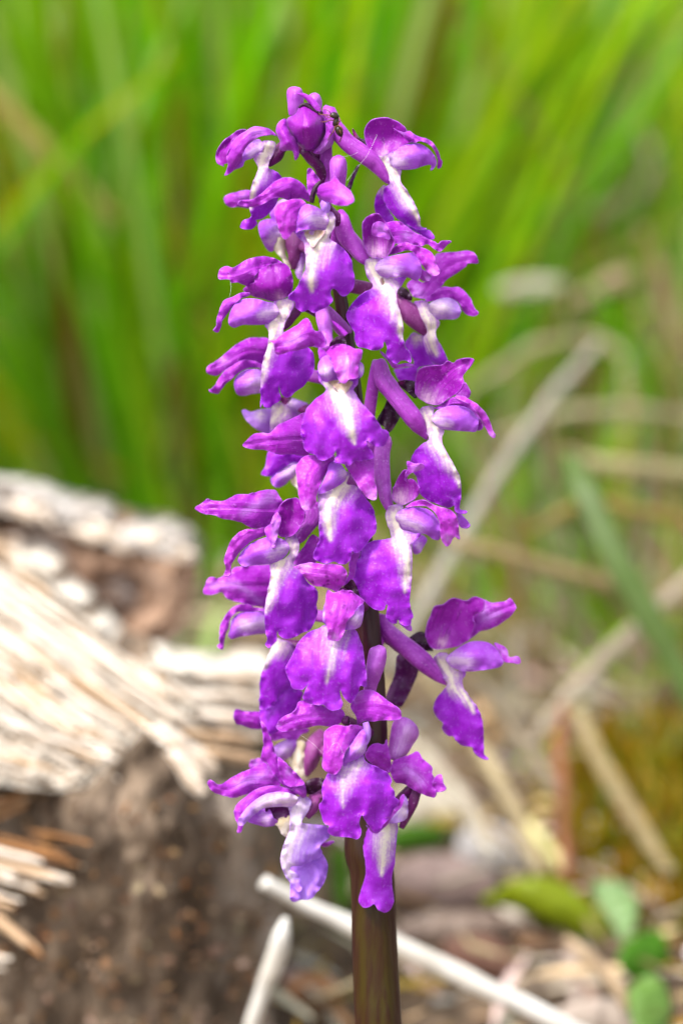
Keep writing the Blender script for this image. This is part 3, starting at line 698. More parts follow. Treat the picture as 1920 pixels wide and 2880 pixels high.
# parts hang in the flower's space, which equals the world's (the orchid's offset is cancelled above)
# ---- pale nodding flower at the upper left of the spike
w = Flower('A', 2, '720,590,-2,48 620,690,-1,52 552,775,-1,14', kind='dark', join=30)
w.p('sepal', '160,862 190,785 186,735 180,690 200,610 270,520 360,455 420,427 500,430 560,450 630,515 560,497 450,525 370,590 325,660 310,740 240,815', '600,500,0.5 420,500,3 270,640,3 160,860,1', -1.6, '420,470,70 480,470,60')
w.p('hood', '350,455 280,462 200,515 130,585 88,655 84,715 105,755 158,780 150,760 190,745 185,680 220,600 290,510', '330,470,0.5 200,560,1 110,660,0 130,760,0', 1.2)
w.p('petal', '505,610 480,660 410,705 345,728 320,780 250,808 200,840 300,740 325,660 370,590 450,535 490,560', '490,600,-0.5 380,660,0.5 230,810,0.5', -0.6, '480,590,60 400,680,40')
w.p('lip', '500,555 600,560 612,600 592,660 557,740 547,790 600,815 650,850 672,885 665,960 640,1060 600,1140 540,1210 470,1248 440,1252 455,1282 430,1310 380,1335 300,1322 310,1270 335,1245 400,1225 385,1170 378,1060 390,980 420,900 455,810 450,760 415,705 470,660', '560,580,0 500,740,0.5 430,900,2.5 400,1060,2 390,1220,0 340,1300,-0.5', -2.5, '550,610,95 500,730,95 460,850,90 420,950,55 395,1060,35 390,1150,18')
# ---- closed bud at the tip
w = Flower('A', 5, '1000,800,-3,46 930,720,-2,46 860,640,-1,36', kind='dark', join=50)
w.p('hood', '800,290 830,245 880,235 960,285 1020,330 1052,420 1045,500 1000,580 935,642 870,642 800,570 740,500 710,430 705,370 740,335 780,320', '890,240,0 880,420,1 900,640,-1', -2.0, bul=4.0)
w.p('sepal', '700,355 640,385 615,440 625,500 650,560 640,620 680,642 760,640 775,722 800,715 820,660 800,560 745,490 715,430', '700,370,0 690,500,1.5 790,700,1', -1.5, bul=1.5)
w.p('sepal', '1030,330 1080,400 1125,440 1130,540 1110,600 1050,640 1010,672 940,652 1000,585 1045,500 1050,420', '1040,350,0 1070,500,1 980,655,0', -1.5, '1080,560,50 1010,640,40', bul=1.5)
w.t('spur', '775,330,-2,45 778,260,-2,62 783,180,-2,72 785,120,-2,70 787,85,-2,48 788,73,-2,10')
w.t('spur', '960,330,-4,45 955,250,-4,60 955,190,-4,62 955,150,-4,48 955,128,-4,12')
w.t('sepal', '1000,310,1,22 970,255,1,30 930,205,1,28 870,155,1,20 830,140,1,12 800,137,1,4', name='bract')
w.t('bract', '815,260,1,8 840,238,1,16 880,238,1,22 940,272,1,26 1000,300,1,24 1030,310,1,8')
# ---- upper right flower with the clear white throat
w = Flower('B', 3, '60,60,0,48 130,190,1,74 250,330,1,76 400,430,1,76 500,515,0.5,66 580,630,0.5,38 612,682,0.5,8', join=250)
w.p('hood', '415,350 395,260 400,190 440,130 510,105 600,102 680,135 740,180 770,225 830,250 835,290 780,320 720,350 660,395 610,410 560,432 480,422 440,380', '560,420,0.5 560,250,-0.5 600,110,1.5', 1.6, '555,415,55', ruffle=0.2)
w.p('sepal', '640,185 720,225 790,215 830,245 900,272 960,290 1005,330 1042,395 1058,450 1078,490 1060,535 1030,545 1035,490 1020,420 985,355 930,315 870,302 830,322 770,300 720,245', '680,200,2.5 850,285,3 1000,370,2 1050,530,0', -0.8, '720,220,30')
w.p('petal', '610,410 660,390 740,340 830,322 900,335 960,375 1005,430 1027,490 1010,535 970,563 975,515 920,520 830,550 720,556 650,530 615,490', '620,450,1.5 760,440,3 920,430,2.5 995,540,0.5', -1.2, '640,480,110 720,500,60')
w.p('lip', '490,440 560,430 610,412 612,480 650,530 712,556 705,640 720,690 790,780 840,870 870,950 890,1055 942,1070 905,1090 840,1080 760,1040 680,990 610,920 565,840 555,760 570,710 612,682 600,640 545,590 500,520', '560,440,0.5 640,580,1 690,680,1.5 780,830,3 860,960,2.5 920,1080,1.5', -2.5, '560,500,120 640,590,100 680,680,60 770,830,70 850,950,45 880,1040,20')
w.p('lip', '570,690 520,730 485,800 475,880 490,940 530,1000 570,1045 650,1000 610,920 565,840 558,760', '570,700,-1.5 520,860,-3 570,1040,-4', -0.8, '560,720,60')
w.p('lip', '690,990 800,1062 900,1088 960,1085 1000,1130 1007,1165 940,1165 860,1115 760,1060', '720,1010,0.2 870,1095,0.2 990,1150,0', -0.4)
w.p('bract', '320,330 295,270 288,190 350,275 400,290 432,350 420,380 370,360', '400,350,-1 330,300,-0.5 288,190,0', -0.8, '290,200,60 310,250,40', bul=0.6)
w.p('purplebract', '240,690 330,520 345,530 300,640 270,730 230,730', '320,540,-4 260,720,-4', -1)
# ---- upper front flower, wide lip with cream throat
w = Flower('A', 10, '1250,1400,-6,60 1100,1200,-3,55 1060,1130,-1.5,45', kind='dark', join=120)
w.p('sepal', '280,1110 310,1075 400,1070 480,1020 560,950 640,890 740,875 830,915 880,970 912,1050 905,1090 830,1060 740,1080 660,1055 580,1065 500,1110 420,1135 330,1130', '900,1070,-1 760,940,1 600,1000,2 440,1090,2 285,1110,2', -1.2)
w.p('sepal', '970,1000 1010,940 1100,900 1130,855 1170,910 1230,960 1280,1000 1300,1070 1260,1110 1180,1128 1080,1095 1000,1070', '980,1030,0 1120,1000,4 1290,1070,7', -1.2, '1180,1020,60 1240,1050,40')
w.p('spot', '600,1190 620,1120 720,1075 830,1065 880,1110 850,1160 810,1230 800,1330 760,1362 710,1422 670,1402 635,1330 615,1260', '860,1100,1 720,1180,3.5 690,1400,3', -1.3)
w.p('petal', '800,1235 830,1150 880,1110 960,1130 1040,1180 1075,1250 1062,1320 1000,1342 900,1335 820,1345 780,1372 760,1300', '1040,1230,1 920,1230,3 780,1340,2.5', -1.2, '1030,1260,90 920,1230,60')
w.t('pale', '1050,1080,-0.5,30 1050,1110,0,44 1050,1150,0,42 1050,1190,0,26', name='column')
w.p('sepal', '890,830 920,790 960,840 1005,905 935,985 905,1045 890,980', '920,1020,-4 925,800,-5', -0.6)
w.p('lip', '1040,-70 1110,-75 1142,-5 1128,60 1090,130 1090,165 1160,210 1230,270 1280,350 1297,450 1310,550 1290,610 1240,660 1190,662 1150,620 1120,602 1095,625 1100,660 1117,700 1080,750 1020,782 950,812 900,790 850,807 790,772 780,722 722,682 790,600 850,480 877,400 870,280 860,200 820,160 790,105 900,88 1040,80 1060,40 1070,0', '1080,-60,0 1010,100,0.5 940,280,2.5 920,500,3.5 930,660,2.5 920,800,1', -2.6, '1085,20,110 1020,140,150 935,300,130 915,450,75 925,570,45 930,620,20', tile='C', corrug=0.15)
w.p('throat_shade', '870,95 1040,85 1030,130 980,190 940,240 900,190', '940,90,0.6 950,230,2.6', 0.5, '900,170,40 1000,170,30', tile='C', name='throat')  # throat shade painted as a brown patch over the lip
w.t('spur', '1135,1060,-5,58 1150,950,-4,66 1160,850,-3,74 1166,760,-3,76 1166,705,-3,58 1166,677,-3,14')
w.t('bract', '930,1100,0,18 935,1040,0,22 960,970,0,20 990,925,0,14 1018,900,0,4')
# ---- flower turned away behind the upper front one
w = Flower('A', -6, throat=(680,1420), kind='rosy')
w.p('petal', '460,1290 500,1250 600,1245 640,1330 650,1400 600,1470 590,1528 540,1515 490,1430 465,1360', '640,1400,1 540,1350,2 500,1260,0', -2, '620,1400,90 560,1440,50')
w.p('sepal', '155,1050 200,1020 300,995 390,990 420,1080 400,1145 280,1135 210,1138 165,1100', '420,1060,0 270,1070,1 160,1060,0', -1, '330,1030,60')
w.p('petal', '560,1200 620,1100 680,1065 760,1085 660,1130 630,1200 610,1270', '720,1080,0 580,1220,0', -0.5, '680,1100,60')
w.p('cream', '590,225 640,140 700,160 700,290 742,400 735,432 690,382 660,330 620,290 600,262', '650,160,1 660,300,1 735,425,1', -1.5, '640,220,90 690,350,70', tile='C')
w.t('rosy', '790,90,-1,60 785,180,0,84 780,260,0,78 770,340,0,52 765,420,-1,24', tile='C')
w.p('petal', '862,270 800,370 783,440 800,500 832,512 860,420 880,330', '850,290,0.5 815,500,0.5', -0.8, '830,420,80', tile='C')
# ---- left flower with dark rounded hood
w = Flower('C', 6, '860,750,-4,50 780,820,-2.5,48 720,910,-1.5,34 688,962,-1,8', kind='dark', join=60)
w.p('sepal', '108,515 120,430 180,402 240,415 300,380 370,340 470,315 570,325 640,350 670,380 560,400 480,440 430,490 430,545 380,592 340,575 280,545 215,552 205,520', '640,380,-1.5 450,400,1 260,470,1.5 115,480,1', -1.3, ruffle=0.5)
w.p('hood', '420,490 470,430 560,390 660,372 720,400 755,470 767,550 757,620 720,670 650,702 590,717 500,692 420,672 340,627 325,605 380,560 425,545', '640,700,-0.5 620,560,2.2 600,390,1 ', -2.4, '650,680,50')
w.p('sepal', '65,970 95,930 95,860 120,780 150,710 210,680 300,640 350,630 390,660 300,692 250,742 210,790 170,850 140,890 130,940 105,985', '380,650,0.5 220,720,1.5 120,850,1.5 80,970,1', -0.8)
w.p('petal', '195,880 215,800 260,730 330,692 440,690 530,715 600,730 637,790 622,850 570,890 520,917 420,922 320,922 250,947 205,925', '620,780,1.5 430,800,3.5 210,880,2', -1.8, '610,800,100 480,840,40')
w.p('lip', '600,720 680,690 750,690 772,745 745,810 715,870 690,920 680,975 720,1010 800,1090 900,1120 945,1180 957,1260 942,1340 900,1410 850,1470 790,1510 745,1553 705,1563 668,1543 650,1492 640,1452 648,1520 657,1562 645,1597 595,1622 565,1654 515,1642 495,1612 475,1649 478,1592 480,1492 480,1392 493,1272 518,1180 545,1080 550,980 513,917 570,890 625,850 637,790', '690,700,0 620,900,1 590,1000,1.5 550,1150,2.8 530,1350,2.8 540,1630,1', -2.8, '690,760,130 620,900,120 590,1000,90 550,1130,75 515,1260,55 495,1400,30 488,1460,14', corrug=0.12)
# ---- right front flower with heart shaped lip
w = Flower('D', 8, '110,-150,-3,60 170,0,-2,80 260,120,-1.5,76 320,210,-1,56 350,250,-1,30', join=140)
w.p('hood', '375,1100 380,1020 430,960 490,940 540,970 590,1040 620,1120 657,1190 640,1240 590,1320 500,1342 440,1322 390,1220', '500,1330,0 500,1160,-0.8 480,950,1', 1.4, '490,1280,90', tile='B')
w.p('sepal', '450,1110 470,1040 520,1008 590,1050 617,1130 612,1172 540,1150 470,1142', '590,1120,2 500,1080,2.5', -0.6, '540,1080,70', tile='B')
w.p('sepal', '570,1040 620,1010 690,1010 760,1050 840,1110 920,1150 1000,1185 1040,1215 1070,1185 1110,1178 1157,1195 1130,1210 1090,1250 1045,1282 1000,1250 940,1215 880,1232 800,1212 720,1202 650,1202 620,1120', '620,1140,-2.5 760,1130,-3.2 900,1190,-3.5 1040,1245,-3 1150,1195,-3', -0.8, '760,1130,50', tile='B', ruffle=0.5)
w.p('spot', '600,1310 650,1240 740,1195 800,1210 880,1235 950,1260 1000,1310 1027,1390 1052,1450 1040,1482 990,1492 920,1430 880,1370 830,1290 760,1270 690,1290', '620,1290,-0.5 780,1230,1 920,1310,1.5 1030,1470,2', -0.8, '990,1450,50', tile='B')
w.p('sepal', '770,1300 830,1288 875,1340 900,1430 960,1460 980,1500 955,1536 910,1540 860,1500 820,1400', '800,1310,-1.5 880,1440,-0.5 955,1515,0', -0.6, '955,1510,40', tile='B')
w.p('petal', '420,280 470,225 550,190 680,165 750,165 800,220 832,290 822,370 780,407 720,382 650,367 560,377 490,372 440,332', '430,280,1.5 600,270,3.5 800,330,2', -1.6, '460,290,100 600,320,60')
w.p('lip', '330,240 360,210 430,205 480,215 430,280 442,332 490,374 570,380 687,366 682,400 655,450 615,490 610,560 630,640 655,720 672,820 667,900 682,980 730,1050 742,1090 735,1130 690,1110 650,1112 610,1142 560,1110 520,1060 525,1000 515,962 500,945 490,990 460,1015 400,1020 340,1002 270,990 240,930 235,860 190,790 165,710 190,650 250,570 330,510 390,475 402,440 360,390 335,320', '400,220,0 480,400,0.8 560,500,2 580,680,3.2 560,880,3 590,1120,1.5', -2.6, '400,290,130 480,410,120 560,490,95 595,620,85 640,780,60 655,880,28 660,930,12', corrug=0.12)
w.p('throat_shade', '482,378 680,370 640,450 605,500 560,560 520,500 485,440', '590,380,0 560,550,1.3', 0.6, '600,480,60 640,410,40', name='throat')  # brown patch standing in for the shade under the petal
w.p('sepal', '460,1020 520,1060 570,1120 620,1145 700,1130 767,1150 700,1165 620,1182 570,1167 520,1100', '470,1030,-0.5 600,1155,-0.5 760,1150,-0.5', -0.4)
# ---- right flower behind the heart shaped lip
w = Flower('D', -4, '560,520,-1,66 650,610,0,82 730,710,0.5,88 810,800,0.5,66 868,890,0.5,16', kind='rosy', join=-30)
w.p('sepal', '700,440 760,390 850,420 930,330 950,180 1050,155 1150,150 1240,140 1300,165 1332,250 1240,250 1210,290 1110,360 1050,400 1010,450 950,520 900,562 830,562 760,547 715,480', '830,550,0 930,420,0.5 1100,260,1 1320,200,1', -1.2, '810,520,80 780,460,50')
w.p('sepal', '860,570 930,520 1000,460 1080,460 1160,465 1220,510 1267,570 1292,650 1327,685 1310,717 1240,712 1190,670 1160,600 1080,560 980,570 900,590', '880,575,0.5 1050,510,1.2 1190,570,1.5 1310,700,1.5', -0.8)
w.p('pale', '890,620 960,575 1060,555 1140,590 1172,650 1167,715 1120,747 1040,747 980,747 920,700', '900,630,1.5 1030,650,3 1160,690,2', -1.4, '920,650,110 1030,650,80')
w.p('lip', '760,600 840,580 890,600 900,680 980,747 987,800 957,850 965,910 1010,990 1062,1110 1020,1152 960,1152 920,1122 870,1030 848,950 850,900 880,860 850,780 810,700', '830,600,1 900,760,2.5 910,860,2.5 960,1000,3 1030,1140,2', -1.6, '860,680,110 910,800,110 910,900,100 930,1000,60 960,1050,30')
w.p('lip', '680,970 740,880 780,870 860,910 880,1030 930,1130 960,1152 850,1162 800,1190 780,1312 640,1292 600,1220 600,1180 700,1170 760,1140 730,1050', '790,890,-2 820,1050,-2.5 680,1250,-3', -1, '790,910,60')
w.p('bract', '600,490 660,460 720,500 745,580 680,562 620,525', '610,500,1.5 730,560,1.5', -0.5)
# ---- centre flower with speckled hood and wide three lobed lip
w = Flower('C', 13, '1040,800,-9,60 1045,900,-6,66 1055,1020,-4,54 1080,1140,-2,44', kind='spur', join=60, w=0.3)
w.p('spot', '1010,1150 1090,1112 1150,1090 1230,1095 1310,1130 1372,1135 1377,1190 1342,1280 1347,1370 1320,1392 1260,1402 1215,1437 1170,1410 1130,1320 1080,1200', '1200,1095,0 1230,1230,2.6 1215,1430,3', -2.0, '1230,1250,70 1210,1390,40')
w.p('petal', '983,1290 1010,1220 1070,1190 1112,1270 1140,1340 1175,1402 1080,1417 1030,1417 1000,1372', '1090,1210,0.5 1060,1320,1.8 1060,1410,1', -1.3, '1060,1330,60')
w.p('petal', '1335,1240 1380,1265 1390,1320 1370,1377 1320,1392 1325,1300', '1350,1250,0.5 1355,1380,0.8', -1.0, '1370,1310,40')
w.p('sepal', '990,1120 1045,1150 1060,1200 1010,1232 995,1200', '1000,1130,-0.5 1030,1220,0', -0.4)
w.p('bract', '1085,1112 1115,1050 1170,1018 1222,1040 1227,1098 1150,1092', '1090,1100,-1 1170,1050,0 1225,1090,-1', -1)
w.p('sepal', '550,1060 610,1050 700,980 800,920 880,858 920,900 950,970 1010,980 1047,1030 1047,1100 1020,1132 930,1112 820,1142 720,1162 640,1187 605,1162 600,1092', '1030,1080,-2 900,1010,0 750,1080,0 600,1110,-1', -1.4, '800,1040,60 700,1090,30')
w.p('lip', '1105,130 1120,220 1170,280 1182,300 1150,340 1100,370 1050,420 1010,470 985,540 960,640 970,720 985,810 1030,860 1090,880 1110,915 1150,927 1210,907 1250,872 1262,830 1270,870 1255,935 1280,957 1330,955 1390,967 1430,930 1480,932 1540,922 1597,905 1599,868 1574,828 1539,778 1539,748 1564,758 1584,788 1634,805 1694,795 1729,735 1734,680 1704,653 1674,648 1654,608 1604,538 1544,468 1494,418 1446,338 1422,298 1456,258 1460,200 1400,215 1330,240 1150,225', '1290,230,0 1320,320,0.8 1370,520,3 1400,700,3.5 1400,950,2', -3.2, '1180,240,50 1250,290,90 1340,400,130 1370,540,85 1395,640,60 1415,720,38 1430,780,14', tile='E', ruffle=0.5, corrug=0.18)
w.p('throat_shade', '1200,225 1400,225 1390,280 1330,350 1260,290', '1300,230,0.3 1325,340,1.2', 0.5, '1300,330,50', tile='E', name='throat')  # painted shade below the speckled hood, laid over the lip
w.t('sepal', '1100,880,-3,4 1130,905,-3,14 1170,945,-3,19 1235,1010,-3,22', name='bract')
# ---- long winged flower at the left, turned to the side
w = Flower('C', -5, throat=(560,1300))
w.p('sepal', '0,1310 30,1270 100,1230 180,1160 270,1090 370,1040 470,1030 560,1050 560,1130 540,1260 500,1300 400,1282 330,1252 230,1292 150,1332 100,1367 20,1357', '540,1160,-1 350,1150,1 180,1240,1.5 10,1320,1', -1.4, '150,1240,50')
w.p('sepal', '22,1490 60,1480 110,1390 160,1330 230,1280 330,1230 430,1240 520,1290 440,1300 380,1300 300,1332 230,1392 170,1442 130,1500 100,1527 30,1512', '500,1280,0.5 330,1275,2 170,1390,2.5 40,1505,2', -0.7)
w.p('petal', '243,1440 270,1370 340,1320 410,1310 560,1330 560,1500 480,1522 400,1532 340,1547 270,1532', '540,1410,1 400,1430,3 260,1450,1.5', -1.8, '480,1450,120 560,1420,80')
# ---- half hidden flower behind the centre of the spike
w = Flower('E', -8, throat=(880,440), kind='dark')
w.p('pale', '438,490 470,475 520,495 600,475 720,480 720,690 600,667 520,612 470,560', '700,560,0 590,560,1.5 445,485,1', -1.2, '600,520,60')
w.p('lip', '700,470 760,420 830,430 900,500 960,560 880,640 760,640 690,675', '780,440,0.5 740,650,1.5', -1, '770,480,120 720,560,90')
w.p('pale', '825,430 870,375 950,395 1035,440 1010,520 900,540', '830,430,0 1010,450,0', -1, '860,420,60')
w.p('dark', '770,370 880,365 830,432 790,412', '820,370,2 825,425,2', -0.5, name='spur')
w.p('lip', '605,1048 640,990 660,900 680,840 800,850 980,870 1000,890 950,945 880,945 800,1002 740,1042 690,1064', '900,880,0.5 740,930,1.5 620,1045,1', -1.2)
w.p('petal', '740,1040 800,990 880,940 960,960 950,1040 870,1090 820,1140 760,1167 710,1140 690,1080', '920,980,0.5 740,1120,1.5', -1.2, '880,1010,110 820,1040,60')
w.p('cream', '870,1090 930,1000 980,1100 955,1275 935,1180 890,1142', '930,1020,0 945,1260,0', -1, '930,1100,120')
# ---- front flower with drooping speckled sepals
w = Flower('E', 11, throat=(1300,1040))
w.p('sepal', '445,795 490,740 550,690 620,680 690,680 760,610 850,570 930,530 1010,510 1040,700 1040,860 990,887 880,872 760,872 650,837 520,822', '1030,720,-3.5 800,740,-0.5 600,760,0 450,795,0', -1.3, ruffle=0.25)
w.p('spot', '913,1010 940,940 1000,880 1090,880 1160,915 1245,870 1255,920 1202,1010 1162,1080 1122,1170 1102,1230 1092,1300 1042,1352 990,1367 955,1312 940,1230 928,1110', '1150,900,0 1030,1060,2.5 1020,1350,3', -1.5, '1000,1330,50')
w.p('spot', '95,770 160,725 240,700 345,700 352,800 357,900 375,1000 372,1070 330,1087 270,1052 220,980 170,900 130,840', '200,720,0 280,900,2.8 350,1080,3', -1.2, '330,1040,60', tile='F')
w.p('petal', '1220,940 1300,950 1345,1000 1372,1060 1330,1120 1250,1172 1160,1212 1110,1222 1130,1160 1180,1050', '1330,1020,1 1230,1080,2.4 1120,1210,2', -1.5, '1340,1040,60')
w.p('lip', '1110,90 1160,70 1270,20 1350,-100 1387,-90 1367,0 1440,20 1490,70 1539,135 1589,205 1611,275 1626,365 1621,425 1581,475 1531,545 1471,607 1429,612 1409,590 1407,640 1395,672 1360,707 1310,712 1250,690 1180,707 1120,690 1068,650 1083,590 1125,500 1118,380 1123,250 1108,150', '1330,0,0 1240,130,1 1210,350,2.4 1230,690,1.5', -2.4, '1360,-20,110 1260,90,130 1195,200,100 1205,320,70 1215,420,45 1225,500,18', tile='G', corrug=0.12)
# ---- right flower with magenta hood
w = Flower('F', 4, '365,-70,-1,54 430,30,0,84 510,140,0.5,82 610,260,0.5,82 700,370,0.5,80 775,475,0,52 818,552,0,10', join=330, w=0.15)
w.p('hood', '775,1330 780,1260 810,1190 900,1160 1010,1150 1060,1115 1110,1132 1150,1100 1200,1095 1284,1092 1277,1130 1230,1200 1195,1250 1202,1310 1150,1390 1060,1450 980,1502 900,1492 820,1452 780,1402', '900,1490,0.5 960,1330,-0.2 1100,1190,1.5 1280,1095,2', 1.2, '880,1450,90', tile='D')
w.p('sepal', '1130,1400 1205,1300 1252,1370 1257,1430 1190,1452', '1150,1420,-2 1250,1390,-2', -0.5, tile='D')
w.p('sepal', '880,275 960,230 1040,180 1120,170 1200,230 1250,300 1300,400 1312,440 1262,477 1265,400 1210,310 1140,268 1000,270', '900,270,0.5 1130,215,1.2 1280,440,0.5', -0.6)
w.p('petal', '858,370 880,320 930,280 1030,252 1140,260 1212,300 1262,360 1267,420 1247,482 1180,482 1060,474 960,462 890,422', '870,360,1.5 1050,370,3.5 1250,440,2', -1.7, '900,380,100 1000,420,50')
w.p('spot', '1060,180 1120,163 1200,203 1280,258 1342,328 1372,400 1402,480 1422,510 1405,542 1370,517 1330,450 1290,380 1240,300 1180,240', '1080,180,2.5 1240,260,3.6 1340,400,3 1405,530,2', -0.8, '1390,510,40')
w.p('lip', '735,350 750,290 800,260 880,265 860,370 890,427 967,464 947,540 957,600 1012,700 1062,790 1102,880 1117,970 1112,1080 1107,1165 1167,1180 1150,1202 1080,1197 1060,1150 1050,1090 1040,1060 1060,1112 1040,1142 990,1152 900,1122 810,1082 755,1032 740,960 720,880 680,820 670,730 700,670 750,610 822,560 827,520 770,450', '820,280,0 890,470,0.8 890,570,1.5 970,720,2.6 1010,950,2 1080,1190,0.5', -2.3, '820,350,130 880,460,100 890,570,90 980,680,85 1060,820,60 1098,920,34 1105,980,14', corrug=0.12)
w.p('petal', '1078,1190 1120,1212 1172,1270 1194,1310 1150,1337 1100,1312', '1080,1200,-1 1180,1320,-1', -0.4)
w.p('bract', '620,1310 690,1285 780,1305 785,1445 700,1385', '640,1310,-1 780,1400,-1', -0.5, '645,1300,25', tile='D')
w.p('bract', '365,400 430,280 490,195 585,305 592,330 542,420 480,492 430,435', '480,220,-3 480,480,-3', -1)
# ---- right flower with curled hood tip and broad pale lip
w = Flower('F', 9, '420,560,-7,68 414,680,-6,72 420,800,-5,72 435,930,-4,68 455,1060,-2,56 490,1170,-1,36', join=40, w=0.35)
w.p('hood', '508,1060 520,980 560,890 620,820 655,850 640,900 690,900 742,970 747,1030 700,1080 600,1132 540,1112', '590,1120,0 600,980,-0.5 640,830,1', 1.2, '580,1070,90')
w.p('sepal', '640,745 700,760 770,765 790,800 760,827 690,842 650,872 612,902 645,935 622,885 640,820', '630,900,1.5 660,830,2.2 770,795,2.5', -0.4, '720,800,60')
w.p('petal', '538,1240 560,1190 620,1160 720,1150 830,1170 900,1240 932,1330 927,1432 870,1432 800,1387 700,1382 610,1352 560,1302', '560,1240,1 730,1260,3 910,1400,1.5', -1.8, '570,1250,70 720,1330,70')
w.p('spot', '620,1150 690,1103 780,1090 880,1130 1000,1163 1062,1210 1092,1280 1097,1370 1109,1432 1055,1410 1020,1472 990,1497 950,1452 930,1380 920,1280 880,1190 800,1140 700,1140', '640,1140,1.5 830,1120,3 980,1250,3.6 1000,1480,2.5', -0.9, '1000,1420,50', ruffle=0.4)
w.p('lip', '578,130 620,70 690,60 735,80 680,160 690,220 720,278 790,300 884,320 852,370 805,410 811,500 811,620 801,750 791,880 801,980 821,1050 801,1080 796,1122 750,1132 710,1112 685,1070 670,1112 620,1102 580,1060 585,1000 592,950 580,940 560,987 500,992 440,962 380,902 340,852 310,790 273,710 310,640 310,570 350,520 370,450 420,400 500,375 602,360 627,340 600,250 575,180', '650,90,0 690,280,0.8 750,480,2.6 750,750,2.6 710,1100,1', -2.6, '650,170,130 690,300,95 755,470,85 768,640,70 755,760,45 745,830,18', tile='H', corrug=0.12)
w.p('throat_shade', '700,280 880,322 850,370 800,410 760,480 725,420 695,340', '790,310,-0.2 755,470,1.2', 0.5, '820,360,50 770,430,40', tile='H', name='throat')  # mouth shade put into the colour of this patch
w.p('sepal', '688,1098 740,1133 796,1118 807,1170 760,1160', '700,1110,-0.5 800,1160,-0.5', -0.2, '790,1150,20', tile='H')
w.p('petal', '815,400 880,325 942,365 912,430 870,492 818,487', '840,420,-13 910,400,-13', -0.8, '870,430,40', tile='H')
# ---- left flower with broad wing sepal and dark folded hood
w = Flower('G', 6, '1110,240,-6,66 1050,330,-4,74 970,440,-2,60 910,520,-1,34', join=130)
w.p('sepal', '28,215 80,180 130,140 200,150 280,150 350,120 400,95 500,92 620,60 730,55 772,110 797,165 775,230 700,340 660,382 540,397 440,347 350,322 270,312 210,282 110,267', '780,230,-1.5 600,220,1 350,210,1.8 30,215,1', -1.3, '700,120,70 450,260,40')
w.p('hood', '762,230 800,170 870,132 930,132 970,190 992,260 987,320 942,400 890,457 830,472 770,462 760,420 780,320', '850,460,0.5 880,300,0.5 890,140,1', 1.0)
w.p('sepal', '640,400 690,350 720,280 765,242 785,320 765,400 752,470 737,510 742,562 700,562 695,520 650,460', '770,260,1.5 710,420,3 720,560,3', -0.8, '740,330,50 720,550,30')
w.p('spot', '283,660 310,580 340,510 400,440 480,403 570,398 650,390 670,440 610,472 540,502 460,562 410,622 370,682 342,740 342,802 280,812 295,750', '650,420,1 480,450,2.5 340,600,2.5 310,800,1.5', -1.0)
w.p('petal', '405,680 430,610 500,540 600,490 690,470 800,490 852,540 852,600 800,662 710,702 600,717 500,722 475,737 430,717', '840,560,1.5 650,590,3.5 440,700,2', -1.8, '800,580,70 700,640,50')
w.p('lip', '820,480 900,450 932,490 947,560 932,620 892,690 902,720 952,760 1022,870 1092,920 1112,980 1097,1080 1107,1130 1092,1190 1042,1290 980,1312 910,1352 830,1372 770,1342 755,1300 750,1320 742,1390 700,1432 670,1452 643,1417 665,1380 645,1300 638,1150 648,1040 678,900 693,800 690,702 800,667 862,600', '880,480,0 810,690,1 740,830,2.2 720,1050,2.6 720,1400,1', -2.6, '880,560,110 800,690,120 735,800,95 692,930,70 668,1060,48 655,1140,22', corrug=0.12)
w.p('sepal', '893,712 930,630 1000,530 1060,448 1135,500 1130,560 1090,620 1090,700 990,720', '1090,520,-3 930,690,-2.5', -0.8)
# ---- blurred left flower further back
w = Flower('G', -6, throat=(720,1100))
w.p('sepal', '100,965 120,880 160,825 240,830 340,770 400,735 720,715 740,800 730,950 700,1080 560,1082 440,1052 320,1022 260,960 180,982', '720,900,-1 480,900,1.5 280,890,1.5 105,920,1', -1.4, '180,900,50 400,890,40 600,1040,40')
w.p('sepal', '218,1432 245,1400 240,1300 260,1220 310,1140 380,1080 470,1060 560,1090 700,1110 500,1132 400,1132 340,1192 320,1272 290,1352 270,1462', '640,1100,0.5 420,1095,1.5 285,1240,2 245,1440,2', -0.6)
w.p('petal', '328,1300 350,1200 420,1140 520,1130 700,1140 710,1300 540,1332 420,1352 350,1372 315,1342', '690,1220,0.5 500,1240,2.6 340,1330,1.5', -1.6, '640,1240,80 450,1260,60')
# ---- front flower below the middle with pointed speckled hood
w = Flower('G', 13, throat=(1330,960), kind='dark')
w.p('spot', '890,735 950,715 1040,695 1160,710 1250,710 1330,730 1367,790 1352,880 1310,920 1275,962 1220,932 1150,912 1060,892 1000,832 950,772', '1290,930,-0.5 1230,810,1.2 1060,780,1 900,740,0.5', -1.4, '1000,730,50')
w.p('spot', '1190,940 1250,960 1330,938 1400,948 1480,1000 1517,1040 1442,1130 1372,1210 1337,1320 1290,1387 1198,1372 1195,1300 1170,1200 1175,1080', '1330,950,0.5 1300,1130,3 1240,1380,2.6', -1.6, '1250,1350,40')
w.p('petal', '1148,1190 1162,1080 1190,1045 1200,1150 1190,1250 1160,1225', '1185,1070,0.5 1175,1220,0.5', -0.6, '1170,1150,40')
w.p('petal', '1430,1130 1507,1060 1512,1150 1482,1262 1400,1287 1335,1287 1370,1200', '1480,1090,0.5 1430,1190,1.8 1350,1280,1', -1.2, '1450,1200,70')
w.p('bract', '1370,880 1420,850 1480,990 1420,965 1320,935', '1390,890,-2 1440,970,-2', -0.6)
w.p('sepal', '1335,915 1380,800 1395,640 1485,600 1450,720 1425,830', '1430,640,-4 1350,900,-3', -0.5)
